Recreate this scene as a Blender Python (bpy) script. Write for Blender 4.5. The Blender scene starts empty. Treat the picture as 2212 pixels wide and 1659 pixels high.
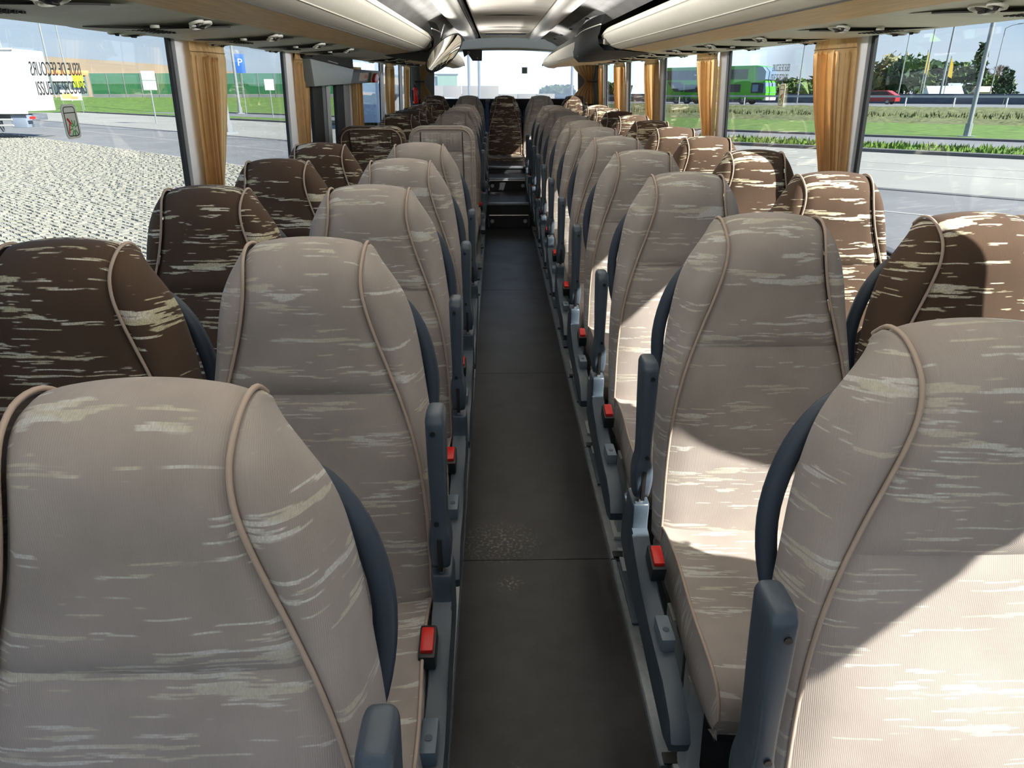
import bpy, bmesh, math, random
from mathutils import Vector, Matrix, noise as mnoise
random.seed(7)
C = bpy.context.scene.collection
CH = 1.47                      # camera height above the aisle floor
F_PX = 1517.0
# ------------------------------------------------------------------ camera
PITCH = math.radians(23.655); YAW = math.radians(1.176)
cam_d = bpy.data.cameras.new('camera'); cam = bpy.data.objects.new('camera', cam_d); C.objects.link(cam)
cam_d.sensor_width = 36; cam_d.lens = 36 * F_PX / 2212; cam_d.clip_start = 0.02; cam_d.clip_end = 3000
cam.location = (0, 0, CH); cam.rotation_euler = (math.pi / 2 - PITCH, 0, -YAW)
bpy.context.scene.camera = cam
sc = bpy.context.scene
sc.view_settings.view_transform = 'Standard'; sc.view_settings.look = 'None'
sc.view_settings.gamma = 1; sc.view_settings.use_curve_mapping = False
sc.view_settings.exposure = 1.05
sc.cycles.max_bounces = 10; sc.cycles.diffuse_bounces = 5; sc.cycles.glossy_bounces = 4
sc.cycles.transparent_max_bounces = 24; sc.cycles.transmission_bounces = 6
sc.cycles.caustics_reflective = False; sc.cycles.caustics_refractive = False
sc.cycles.use_denoising = True
sc.cycles.sample_clamp_indirect = 6
# ------------------------------------------------------------------ world and sun
SUN_DIR = Vector((-1.0, 0.62, -0.90)).normalized()
w = bpy.data.worlds.new('sky'); sc.world = w; w.use_nodes = True
nt = w.node_tree; nt.nodes.clear()
def N(t, typ, **kw):
    n = t.nodes.new(typ)
    for k, v in kw.items(): setattr(n, k, v)
    return n
out = N(nt, 'ShaderNodeOutputWorld'); bg = N(nt, 'ShaderNodeBackground')
tc = N(nt, 'ShaderNodeTexCoord'); sep = N(nt, 'ShaderNodeSeparateXYZ')
nt.links.new(tc.outputs['Generated'], sep.inputs[0])
rp = N(nt, 'ShaderNodeValToRGB')
el = rp.color_ramp.elements
el[0].position = 0.0; el[0].color = (0.32, 0.38, 0.44, 1)
el[1].position = 1.0; el[1].color = (0.12, 0.22, 0.45, 1)
for p_, c_ in ((0.03, (0.29, 0.37, 0.45, 1)), (0.14, (0.23, 0.33, 0.47, 1)), (0.4, (0.17, 0.27, 0.44, 1))):
    e = el.new(p_); e.color = c_
nt.links.new(sep.outputs['Z'], rp.inputs[0])
mp = N(nt, 'ShaderNodeMapping'); mp.inputs['Scale'].default_value = (1.5, 1.5, 7)
nt.links.new(tc.outputs['Generated'], mp.inputs[0])
nz = N(nt, 'ShaderNodeTexNoise'); nz.inputs['Scale'].default_value = 2.2; nz.inputs['Detail'].default_value = 6
nt.links.new(mp.outputs[0], nz.inputs['Vector'])
cr = N(nt, 'ShaderNodeValToRGB'); cr.color_ramp.elements[0].position = .48; cr.color_ramp.elements[1].position = .78
nt.links.new(nz.outputs[0], cr.inputs[0])
mx = N(nt, 'ShaderNodeMix', data_type='RGBA'); mx.inputs['B'].default_value = (.45, .50, .54, 1)
sc_m = N(nt, 'ShaderNodeMath', operation='MULTIPLY'); sc_m.inputs[1].default_value = .55
nt.links.new(cr.outputs[0], sc_m.inputs[0]); nt.links.new(sc_m.outputs[0], mx.inputs['Factor'])
nt.links.new(rp.outputs[0], mx.inputs['A']); nt.links.new(mx.outputs['Result'], bg.inputs[0])
# a bright hazy veil in the part of the sky beyond the rear window strengthened so the view there burns out
dp = N(nt, 'ShaderNodeVectorMath', operation='DOT_PRODUCT'); dp.inputs[1].default_value = (0.04, 0.99, 0.08)
nt.links.new(tc.outputs['Generated'], dp.inputs[0])
mr = N(nt, 'ShaderNodeMapRange'); mr.inputs['From Min'].default_value = .94; mr.inputs['From Max'].default_value = 1.0
mr.inputs['To Min'].default_value = 1.0; mr.inputs['To Max'].default_value = 4.4
nt.links.new(dp.outputs['Value'], mr.inputs['Value']); nt.links.new(mr.outputs[0], bg.inputs['Strength'])
nt.links.new(bg.outputs[0], out.inputs[0])
sd = bpy.data.lights.new('sun', 'SUN'); sd.energy = 7.4; sd.angle = math.radians(.6); sd.color = (1, .93, .82)
so = bpy.data.objects.new('sun', sd); C.objects.link(so)
# added unseen fill lights: a strip on each luggage rack lip, brightening the interior
for cx_, cz_, ang_ in ((-.528, .300, -1), (.765, .303, 1)):
    ld = bpy.data.lights.new('fill_strip', 'AREA'); ld.shape = 'RECTANGLE'; ld.size = .014; ld.size_y = 9.5; ld.energy = 34; ld.color = (1, .97, .94); ld.spread = math.radians(120)
    lo = bpy.data.objects.new('fill_strip', ld); C.objects.link(lo); lo.location = (cx_, 3.6 , CH + cz_)
    lo.rotation_euler = (0, math.pi + ang_ * math.radians(-78), 0)
so.rotation_euler = SUN_DIR.to_track_quat('-Z', 'Y').to_euler(); so.location = (20, -14, 20)

# ------------------------------------------------------------------ materials
def mat(name, col, rough=.5, metal=0.0, spec=.5, noise=0.0, nscale=20.0, bump=0.0, bscale=200.0, sheen=0.0, stretch=(1, 1, 1), trans=0.0, coat=0.0):
    m = bpy.data.materials.new(name); m.use_nodes = True; t = m.node_tree
    b = t.nodes['Principled BSDF']
    b.inputs['Base Color'].default_value = (*col, 1); b.inputs['Roughness'].default_value = rough
    b.inputs['Metallic'].default_value = metal; b.inputs['Specular IOR Level'].default_value = spec
    b.inputs['Sheen Weight'].default_value = sheen; b.inputs['Coat Weight'].default_value = coat
    tcn = N(t, 'ShaderNodeTexCoord'); mpn = N(t, 'ShaderNodeMapping'); mpn.inputs['Scale'].default_value = stretch
    t.links.new(tcn.outputs['Object'], mpn.inputs[0])
    nz1 = N(t, 'ShaderNodeTexNoise'); nz1.inputs['Scale'].default_value = nscale; nz1.inputs['Detail'].default_value = 5
    t.links.new(mpn.outputs[0], nz1.inputs['Vector'])
    r = N(t, 'ShaderNodeMapRange'); r.inputs['From Min'].default_value = .3; r.inputs['From Max'].default_value = .7
    k = max(noise, .02)
    r.inputs['To Min'].default_value = 1 - k; r.inputs['To Max'].default_value = 1 + k
    t.links.new(nz1.outputs[0], r.inputs['Value'])
    v = N(t, 'ShaderNodeVectorMath', operation='SCALE'); v.inputs[0].default_value = col
    t.links.new(r.outputs[0], v.inputs['Scale']); t.links.new(v.outputs[0], b.inputs['Base Color'])
    if bump:
        n2 = N(t, 'ShaderNodeTexNoise'); n2.inputs['Scale'].default_value = bscale; n2.inputs['Detail'].default_value = 3
        t.links.new(mpn.outputs[0], n2.inputs['Vector'])
        bp = N(t, 'ShaderNodeBump'); bp.inputs['Strength'].default_value = bump; bp.inputs['Distance'].default_value = .002
        t.links.new(n2.outputs[0], bp.inputs['Height']); t.links.new(bp.outputs[0], b.inputs['Normal'])
    if trans:
        tl = N(t, 'ShaderNodeBsdfTranslucent'); ms = N(t, 'ShaderNodeMixShader'); ms.inputs[0].default_value = trans
        t.links.new(v.outputs[0], tl.inputs[0])
        o = t.nodes['Material Output']; t.links.new(b.outputs[0], ms.inputs[1]); t.links.new(tl.outputs[0], ms.inputs[2])
        t.links.new(ms.outputs[0], o.inputs[0])
    return m

def fabric(name, base, s1, s2, thr=.60, amount=1.0):
    m = bpy.data.materials.new(name); m.use_nodes = True; t = m.node_tree; L = t.links.new
    b = t.nodes['Principled BSDF']; b.inputs['Roughness'].default_value = .85
    b.inputs['Specular IOR Level'].default_value = .15
    b.inputs['Sheen Weight'].default_value = .12; b.inputs['Sheen Roughness'].default_value = .45
    b.inputs['Sheen Tint'].default_value = (.62, .70, .80, 1)
    tcn = N(t, 'ShaderNodeTexCoord'); s = N(t, 'ShaderNodeSeparateXYZ'); L(tcn.outputs['Object'], s.inputs[0])
    def M(op, a, b_=None, c=None):
        n = N(t, 'ShaderNodeMath', operation=op)
        for i, x in enumerate((a, b_, c)):
            if x is None: continue
            if isinstance(x, (int, float)): n.inputs[i].default_value = x
            else: L(x, n.inputs[i])
        return n.outputs[0]
    uvn = N(t, 'ShaderNodeUVMap'); uvn.uv_map = 'cloth'; suv = N(t, 'ShaderNodeSeparateXYZ'); L(uvn.outputs[0], suv.inputs[0])
    u, v = suv.outputs['X'], suv.outputs['Y']
    oi = N(t, 'ShaderNodeObjectInfo')
    # small waviness of the weave lines
    cw = N(t, 'ShaderNodeCombineXYZ'); L(M('MULTIPLY', u, 9), cw.inputs[0]); L(M('MULTIPLY', v, 3), cw.inputs[1])
    nw = N(t, 'ShaderNodeTexNoise'); nw.inputs['Scale'].default_value = 1; L(cw.outputs[0], nw.inputs['Vector'])
    v = M('ADD', v, M('MULTIPLY', nw.outputs[0], .012))
    vs = M('SNAP', v, .0026)
    wn = N(t, 'ShaderNodeTexWhiteNoise', noise_dimensions='1D'); L(M('MULTIPLY', vs, 331.7), wn.inputs['W'])
    us = M('ADD', u, M('MULTIPLY', wn.outputs['Value'], .016))
    us = M('SNAP', us, .0018)
    ca = N(t, 'ShaderNodeCombineXYZ'); L(M('MULTIPLY', us, 10), ca.inputs[0]); L(M('MULTIPLY', vs, 150), ca.inputs[1]); L(M('MULTIPLY', oi.outputs['Random'], 3.0), ca.inputs[2])
    na = N(t, 'ShaderNodeTexNoise'); na.inputs['Scale'].default_value = 1; na.inputs['Detail'].default_value = 2.5; L(ca.outputs[0], na.inputs['Vector'])
    cb = N(t, 'ShaderNodeCombineXYZ'); L(M('MULTIPLY', u, 4), cb.inputs[0]); L(M('MULTIPLY', v, 24), cb.inputs[1]); L(M('MULTIPLY', oi.outputs['Random'], 9.0), cb.inputs[2])
    nb = N(t, 'ShaderNodeTexNoise'); nb.inputs['Scale'].default_value = 1; nb.inputs['Detail'].default_value = 1; L(cb.outputs[0], nb.inputs['Vector'])
    a = M('ADD', na.outputs[0], M('MULTIPLY', M('SUBTRACT', nb.outputs[0], .5), .75))
    mr1 = N(t, 'ShaderNodeMapRange'); mr1.inputs['From Min'].default_value = thr; mr1.inputs['From Max'].default_value = thr + .035; L(a, mr1.inputs['Value'])
    # speckled fill of the streaks
    cs = N(t, 'ShaderNodeCombineXYZ'); L(M('MULTIPLY', us, 420), cs.inputs[0]); L(M('MULTIPLY', vs, 420), cs.inputs[1])
    wn2 = N(t, 'ShaderNodeTexWhiteNoise', noise_dimensions='2D'); L(cs.outputs[0], wn2.inputs['Vector'])
    fac = M('MULTIPLY', mr1.outputs[0], M('MULTIPLY', M('MULTIPLY_ADD', wn2.outputs['Value'], .45, .6), amount))
    cc = N(t, 'ShaderNodeCombineXYZ'); L(M('MULTIPLY', u, 7), cc.inputs[0]); L(M('MULTIPLY', v, 40), cc.inputs[1])
    nc = N(t, 'ShaderNodeTexNoise'); nc.inputs['Scale'].default_value = 1; L(cc.outputs[0], nc.inputs['Vector'])
    mr2 = N(t, 'ShaderNodeMapRange'); mr2.inputs['From Min'].default_value = .47; mr2.inputs['From Max'].default_value = .53; L(nc.outputs[0], mr2.inputs['Value'])
    sm = N(t, 'ShaderNodeMix', data_type='RGBA'); sm.inputs['A'].default_value = (*s1, 1); sm.inputs['B'].default_value = (*s2, 1); L(mr2.outputs[0], sm.inputs['Factor'])
    # fine mottling of the pile
    nm = N(t, 'ShaderNodeTexNoise'); nm.inputs['Scale'].default_value = 7; nm.inputs['Detail'].default_value = 6; L(tcn.outputs['Object'], nm.inputs['Vector'])
    mm = N(t, 'ShaderNodeMapRange'); mm.inputs['From Min'].default_value = .3; mm.inputs['From Max'].default_value = .7; mm.inputs['To Min'].default_value = .86; mm.inputs['To Max'].default_value = 1.14; L(nm.outputs[0], mm.inputs['Value'])
    bs = N(t, 'ShaderNodeVectorMath', operation='SCALE'); bs.inputs[0].default_value = base; L(mm.outputs[0], bs.inputs['Scale'])
    fm = N(t, 'ShaderNodeMix', data_type='RGBA'); L(fac, fm.inputs['Factor']); L(bs.outputs[0], fm.inputs['A']); L(sm.outputs['Result'], fm.inputs['B'])
    L(fm.outputs['Result'], b.inputs['Base Color'])
    # corduroy rib
    rib = M('SINE', M('MULTIPLY', u, 2 * math.pi / .0026))
    hgt = M('ADD', M('MULTIPLY', rib, .3), M('MULTIPLY', fac, -1.2))
    bp = N(t, 'ShaderNodeBump'); bp.inputs['Strength'].default_value = .45; bp.inputs['Distance'].default_value = .0006
    L(hgt, bp.inputs['Height']); L(bp.outputs[0], b.inputs['Normal'])
    return m

def glassmat(name, tint=(.955, .97, .975), glare=0.0, glarecol=(.8, .85, .9), ior=1.45):
    m = bpy.data.materials.new(name); m.use_nodes = True; t = m.node_tree; t.nodes.clear(); L = t.links.new
    o = N(t, 'ShaderNodeOutputMaterial'); tr = N(t, 'ShaderNodeBsdfTransparent'); tr.inputs[0].default_value = (*tint, 1)
    gl = N(t, 'ShaderNodeBsdfGlossy'); gl.inputs['Roughness'].default_value = .005
    lw = N(t, 'ShaderNodeLayerWeight'); pw = N(t, 'ShaderNodeMath', operation='POWER'); pw.inputs[1].default_value = 5; L(lw.outputs['Facing'], pw.inputs[0])
    lw.inputs['Blend'].default_value = .5
    fr = N(t, 'ShaderNodeMath', operation='MULTIPLY_ADD'); fr.inputs[1].default_value = .9; fr.inputs[2].default_value = .035; L(pw.outputs[0], fr.inputs[0])
    ms = N(t, 'ShaderNodeMixShader'); L(fr.outputs[0], ms.inputs[0]); L(tr.outputs[0], ms.inputs[1]); L(gl.outputs[0], ms.inputs[2])
    res = ms.outputs[0]
    if glare:
        tl = N(t, 'ShaderNodeBsdfTranslucent'); tl.inputs[0].default_value = (*glarecol, 1)
        tcn = N(t, 'ShaderNodeTexCoord'); nz1 = N(t, 'ShaderNodeTexNoise'); nz1.inputs['Scale'].default_value = 1.3
        L(tcn.outputs['Object'], nz1.inputs['Vector'])
        mr1 = N(t, 'ShaderNodeMapRange'); mr1.inputs['To Min'].default_value = glare * .7; mr1.inputs['To Max'].default_value = glare * 1.3; L(nz1.outputs[0], mr1.inputs['Value'])
        m2 = N(t, 'ShaderNodeMixShader'); L(mr1.outputs[0], m2.inputs[0]); L(res, m2.inputs[1]); L(tl.outputs[0], m2.inputs[2]); res = m2.outputs[0]
    L(res, o.inputs[0])
    return m

TAUPE = fabric('taupe velour', (.35, .31, .285), (.56, .54, .44), (.64, .65, .62), thr=.62, amount=.8)
BROWN = fabric('dark brown velour', (.090, .058, .040), (.62, .57, .40), (.72, .69, .58), thr=.60, amount=1.05)
PIPE = mat('piping cord', (.42, .33, .27), .6)
NAVY = mat('slate blue plastic', (.050, .070, .095), .38, noise=.05, bump=.15, bscale=500)
NAVY2 = mat('dark slate plastic', (.035, .05, .075), .45, bump=.1, bscale=400)
SHELL = mat('dark shell plastic', (.03, .036, .045), .6, bump=.4, bscale=350)
BLACK = mat('black plastic', (.012, .012, .014), .45)
RED = mat('red plastic', (.62, .015, .012), .3)
STEEL = mat('brushed metal', (.45, .46, .47), .35, metal=.8, noise=.1, nscale=60)
ALU = mat('grey painted metal', (.42, .45, .46), .45, noise=.06)
RAIL = mat('aluminium rail', (.38, .42, .46), .32, metal=.75, noise=.12, nscale=35)
WOOD = mat('light wood laminate', (.85, .63, .36), .5, noise=.14, nscale=9, stretch=(14, .6, 14))
RACK = mat('grey rack plastic', (.66, .64, .56), .42, noise=.03)
SERV = mat('service panel plastic', (.76, .78, .70), .5, noise=.03)
SERVD = mat('service module plastic', (.66, .67, .61), .5, noise=.03)
CHAR = mat('charcoal trim', (.016, .017, .017), .6, spec=.3)
FELT = mat('grey ceiling felt', (.20, .20, .19), .95, noise=.22, nscale=9, bump=.5, bscale=60, stretch=(1, .35, 1))
FELTC = mat('beige ceiling felt', (.80, .75, .66), .95, noise=.10, nscale=7, bump=.4, bscale=60, stretch=(.4, 1, 1))
TUBE = mat('ceiling duct plastic', (.70, .68, .62), .38, noise=.02)
PILLAR = mat('pale grey pillar', (.80, .83, .88), .5, noise=.02, bump=.2, bscale=500)
WALLG = mat('grey wall lining', (.16, .17, .18), .8, noise=.12, bump=.4, bscale=300)
RUBBER = mat('black rubber gasket', (.012, .014, .018), .5)
GLASS = glassmat('window glass')
GLASSR = glassmat('glare-hazed rear glass', (.96, .97, .98), glare=.36)  # translucent whitish mix stands in for glare washing out the rear view
CURT = mat('tan curtain cloth', (.72, .50, .25), .85, noise=.06, nscale=30, bump=.35, bscale=500, sheen=.1, trans=.45)
CHROME = mat('mirror glass', (.5, .47, .42), .02, metal=1.0)

# ------------------------------------------------------------------ mesh helpers
def mesh_obj(name, verts, faces, m, parent=None, smooth=False, mats=None, fmat=None):
    me = bpy.data.meshes.new(name); me.from_pydata([tuple(v) for v in verts], [], faces); me.validate(); me.update()
    for x in (mats or [m]): me.materials.append(x)
    if fmat: me.polygons.foreach_set('material_index', fmat)
    if smooth: me.polygons.foreach_set('use_smooth', [True] * len(me.polygons))
    o = bpy.data.objects.new(name, me); C.objects.link(o)
    if parent: o.parent = parent
    return o
def cloth_uv(me, uv=None):
    lay = me.uv_layers.new(name='cloth'); vi = [0] * len(me.loops); me.loops.foreach_get('vertex_index', vi); f = []
    for i in vi:
        if uv: f += uv[i]
        else: c = me.vertices[i].co; f += (c.x, c.z + c.y)
    lay.data.foreach_set('uv', f)
def bm_obj(name, bm, m, parent=None, smooth=False, ang=None):
    bmesh.ops.recalc_face_normals(bm, faces=bm.faces)
    me = bpy.data.meshes.new(name); bm.to_mesh(me); bm.free(); me.materials.append(m)
    if m.name.endswith('velour'): cloth_uv(me)
    if smooth or ang:
        me.polygons.foreach_set('use_smooth', [True] * len(me.polygons))
        if ang: me.set_sharp_from_angle(angle=math.radians(ang))
    o = bpy.data.objects.new(name, me); C.objects.link(o)
    if parent: o.parent = parent
    return o
def empty(name, label=None, cat=None, loc=(0, 0, 0), rz=0.0, group=None):
    o = bpy.data.objects.new(name, None); C.objects.link(o); o.location = loc; o.rotation_euler = (0, 0, rz); o.empty_display_size = .1
    return tag(o, label, cat, group)
def tag(o, label=None, cat=None, group=None, kind=None):
    if label: o['label'] = label
    if cat: o['category'] = cat
    if group: o['group'] = group
    if kind: o['kind'] = kind
    return o
def add_box(bm, c, s, bev=0.0, rot=None):
    r = bmesh.ops.create_cube(bm, size=1.0); vs = r['verts']
    bmesh.ops.scale(bm, vec=s, verts=vs)
    if bev:
        es = list({e for v in vs for e in v.link_edges})
        rb = bmesh.ops.bevel(bm, geom=es, offset=bev, segments=2, affect='EDGES', profile=.6)
        vs = list({v for f in rb['faces'] for v in f.verts} | {v for v in vs if v.is_valid})
    if rot is not None: bmesh.ops.transform(bm, matrix=rot, verts=vs)
    bmesh.ops.translate(bm, vec=c, verts=vs)
    return vs
def box(name, c, s, m, parent=None, bev=0.0, rot=None):
    bm = bmesh.new(); add_box(bm, c, s, bev, rot); return bm_obj(name, bm, m, parent, ang=35 if bev else None)
def span(name, a, b, m, parent=None, bev=0.0):
    return box(name, [(a[i] + b[i]) / 2 for i in range(3)], [abs(b[i] - a[i]) for i in range(3)], m, parent, bev)
def add_tube(bm, pts, r, n=10, cap=True, flat=1.0):
    pts = [Vector(p) for p in pts]; rings = []
    up = Vector((0.13, .21, 1)).normalized(); prev = None
    for i, p in enumerate(pts):
        d = (pts[min(i + 1, len(pts) - 1)] - pts[max(i - 1, 0)]).normalized()
        if prev is None:
            a = d.cross(up); a = a.normalized() if a.length > 1e-4 else Vector((1, 0, 0))
        else: a = (prev - d * prev.dot(d)).normalized()
        prev = a; b = d.cross(a)
        rr = r[i] if isinstance(r, (list, tuple)) else r
        rings.append([bm.verts.new(p + a * math.cos(2 * math.pi * k / n) * rr + b * math.sin(2 * math.pi * k / n) * rr * flat) for k in range(n)])
    for i in range(len(rings) - 1):
        for k in range(n): bm.faces.new((rings[i][k], rings[i][(k + 1) % n], rings[i + 1][(k + 1) % n], rings[i + 1][k]))
    if cap: bm.faces.new(rings[0][::-1]); bm.faces.new(rings[-1])
def tube(name, pts, r, m, parent=None, n=10, flat=1.0):
    bm = bmesh.new(); add_tube(bm, pts, r, n, True, flat); return bm_obj(name, bm, m, parent, ang=60)
def add_prism(bm, poly, a0, a1, axis='x', bev=0.0):
    # poly in the two other axes, extruded between a0 and a1 along axis
    def P(q, a): return {'x': (a, q[0], q[1]), 'y': (q[0], a, q[1]), 'z': (q[0], q[1], a)}[axis]
    v0 = [bm.verts.new(P(q, a0)) for q in poly]; v1 = [bm.verts.new(P(q, a1)) for q in poly]
    n = len(poly); fs = [bm.faces.new(v0[::-1]), bm.faces.new(v1)]
    fs += [bm.faces.new((v0[i], v0[(i + 1) % n], v1[(i + 1) % n], v1[i])) for i in range(n)]
    if bev:
        es = list({e for f in fs[:2] for e in f.edges}); bmesh.ops.bevel(bm, geom=es, offset=bev, segments=2, affect='EDGES', profile=.6)
def prism(name, poly, a0, a1, m, parent=None, axis='x', bev=0.0):
    bm = bmesh.new(); add_prism(bm, poly, a0, a1, axis, bev); return bm_obj(name, bm, m, parent, ang=35)
def interp(tab, n):
    """Catmull-Rom resampling of a table of rows into n rows."""
    out_ = []; k = len(tab) - 1
    for i in range(n):
        t_ = i / (n - 1) * k; j = min(int(t_), k - 1); f = t_ - j
        p0, p1, p2, p3 = tab[max(j - 1, 0)], tab[j], tab[j + 1], tab[min(j + 2, k)]
        out_.append([.5 * (2 * b + (c - a) * f + (2 * a - 5 * b + 4 * c - d) * f * f + (3 * b - a - 3 * c + d) * f ** 3) for a, b, c, d in zip(p0, p1, p2, p3)])
    return out_
def gridmesh(name, rows, m, parent=None, close=False, smooth=True, mirror=False, ang=None, caps=False):
    n = len(rows[0]); vs = [Vector(p) for r in rows for p in r]; fs = []
    for i in range(len(rows) - 1):
        for k in range(n if close else n - 1):
            fs.append((i * n + k, i * n + (k + 1) % n, (i + 1) * n + (k + 1) % n, (i + 1) * n + k))
    if caps: fs.append(tuple(range(n))[::-1]); fs.append(tuple(range((len(rows) - 1) * n, len(rows) * n)))
    o = mesh_obj(name, vs, fs, m, parent, smooth)
    if m and m.name.endswith('velour'):
        uv = []; vv = Vector(rows[0][0]).z
        for i, r_ in enumerate(rows):
            if i: vv += (Vector(r_[0]) - Vector(rows[i - 1][0])).length
            sg_ = -1 if Vector(r_[-1]).x < Vector(r_[0]).x else 1; uu = Vector(r_[0]).x
            for k in range(n):
                if k: uu += sg_ * (Vector(r_[k]) - Vector(r_[k - 1])).length
                uv.append((uu, vv))
        cloth_uv(o.data, uv)
    if ang: o.data.set_sharp_from_angle(angle=math.radians(ang))
    return o
def copy_tree(o, parent=None):
    c = o.copy(); C.objects.link(c)
    if parent is not None: c.parent = parent
    for ch in kids.get(o.name, []): copy_tree(ch, c)
    return c
kids = {}
def index_kids(o):
    kids[o.name] = [c for c in bpy.data.objects if c.parent == o]
    for c in kids[o.name]: index_kids(c)
def seen(p, m=60):
    """pixel of a world point, None if outside the frame (used only to skip unseen pieces)"""
    q = Vector(p) - Vector((0, 0, CH))
    Fv = Vector((math.sin(YAW) * math.cos(PITCH), math.cos(YAW) * math.cos(PITCH), -math.sin(PITCH)))
    Rv = Vector((math.cos(YAW), -math.sin(YAW), 0)); Uv = Rv.cross(Fv); d = q.dot(Fv)
    if d < .1: return None
    x = 1106 + F_PX * q.dot(Rv) / d; y = 829.5 - F_PX * q.dot(Uv) / d
    return (x, y) if -m < x < 2212 + m and -m < y < 1659 + m else None
def H(z): return CH + z
XC = .12                       # centre line of the coach
def WL(z): return -1.145 - .04 * (.13 - (z - CH)) if z < CH + .13 else -1.145
def WR(z): return 1.415 + .05 * (.15 - (z - CH)) if z < CH + .15 else 1.415

# ------------------------------------------------------------------ the outside, in a frame tilted like the ground under the coach
EXT = Matrix.Translation((0, 0, CH)) @ Matrix.Rotation(math.radians(-1.2), 4, 'X')
GZ = -2.10; PZ = -1.13
def E2(u, d, z=0.0): return Vector((d * .7046 - u * .7096, d * .7096 + u * .7046, z))
def put(o, loc=None, rz=0.0):
    M_ = EXT.copy()
    if loc is not None: M_ = M_ @ Matrix.Translation(loc)
    M_ = M_ @ Matrix.Rotation(rz, 4, 'Z'); o.matrix_world = M_; return o
RDIR = math.atan2(.7046, -.7096)     # heading of the kerb lines
ASPH = mat('grey asphalt', (.15, .16, .165), .9, noise=.12, nscale=.6, bump=.3, bscale=30)
ASPH2 = mat('road asphalt', (.15, .16, .17), .9, noise=.10, nscale=.4)
CONC = mat('pale concrete slabs', (.25, .26, .24), .9, noise=.10, nscale=.25, stretch=(1, 1, 1))
COBB = mat('pale granite setts', (.26, .26, .22), .9, noise=.22, nscale=6)
JOINT = mat('mossy joint soil', (.20, .205, .145), .95, noise=.35, nscale=2.0)
KERB = mat('kerb stone', (.10, .105, .11), .9, noise=.1)
PAINT = mat('white road paint', (.36, .37, .35), .8)
GRASS = mat('lawn grass', (.075, .15, .018), .95, noise=.38, nscale=1.5, stretch=(1, 1, 1))
GRASSB = mat('dry bank grass', (.10, .12, .045), .95, noise=.45, nscale=2.6)
FIELD = mat('far field', (.14, .17, .08), .95, noise=.3, nscale=.02)
def strip(name, u0, u1, d0, d1, z0, z1, m, nu=2, nd=2, rough_=0.0):
    rows = []
    for i in range(nd):
        d = d0 + (d1 - d0) * i / (nd - 1); z = z0 + (z1 - z0) * i / (nd - 1)
        rows.append([E2(u0 + (u1 - u0) * k / (nu - 1), d, z + (random.uniform(-1, 1) * rough_ if 0 < i < nd - 1 else 0)) for k in range(nu)])
    o = gridmesh(name, rows, m, smooth=rough_ > 0); put(o); return tag(o, kind='structure')
strip('ground', -260, 260, -60, 11.0, GZ - .04, GZ - .04, JOINT)
strip('ground_asphalt', -260, 260, 11.0, 18.6, GZ, GZ, ASPH)
strip('ground_concrete', -260, 260, 18.6, 30.4, GZ, GZ, CONC)
for k_, (d0, d1, z1) in enumerate(((18.45, 18.75, .015), (30.4, 30.9, .12), (40.9, 41.4, .12))):
    a = strip('kerb_line', -160, 230, d0, d1, GZ + z1, GZ + z1, KERB); 
    b_ = strip('kerb_face', -160, 230, d0 - .001, d0, GZ, GZ + z1, KERB)
for d0, d1 in ((23.2, 23.4), (25.8, 25.95), (14.9, 15.0)):
    strip('road_line', -200, 230, d0, d1, GZ + .006, GZ + .006, PAINT)
strip('verge_grass', -160, 230, 30.9, 34, GZ + .10, GZ + .10, GRASS, 240, 6, .06)
strip('service_road', -200, 260, 34, 40.9, GZ + .02, GZ + .02, ASPH2)
strip('lawn', -200, 260, 41.4, 59, GZ + .10, GZ + .12, GRASS, 260, 12, .05)
strip('bank', -200, 260, 59, 75, GZ + .12, PZ + .02, GRASSB, 320, 24, .16)
strip('highway', -400, 420, 75, 96, PZ + .03, PZ + .03, ASPH2)
strip('far_field', -900, 1600, 96, 1500, PZ, PZ - .5, FIELD, 20, 20)
# grass blades standing up along the verges: nobody could count them
def blades(name, label, d0, d1, z, n, h, u0, u1, m):
    vs = []; fs = []
    for i in range(n):
        u = random.uniform(u0, u1); d = random.uniform(d0, d1); p = E2(u, d, z); a = random.uniform(0, math.pi)
        hh = h * random.uniform(.4, 1.2); wv = Vector((math.cos(a), math.sin(a), 0)) * random.uniform(.03, .08)
        tip = p + Vector((random.uniform(-.07, .07), random.uniform(-.07, .07), hh)); k = len(vs)
        vs += [p - wv, p + wv, tip]; fs.append((k, k + 1, k + 2))
    o = mesh_obj(name, vs, fs, m); put(o); return tag(o, label, 'grass', kind='stuff')
GR2 = mat('bright grass blades', (.10, .19, .022), .9, noise=.5, nscale=3)
blades('grass', 'tall green grass blades along the narrow verge by the service road', 30.9, 34, GZ + .08, 9000, .22, -45, 45, GR2)
blades('grass', 'long yellowish grass growing on the motorway bank', 59, 75, GZ + .5, 9000, .30, -60, 90, GRASSB)

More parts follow.
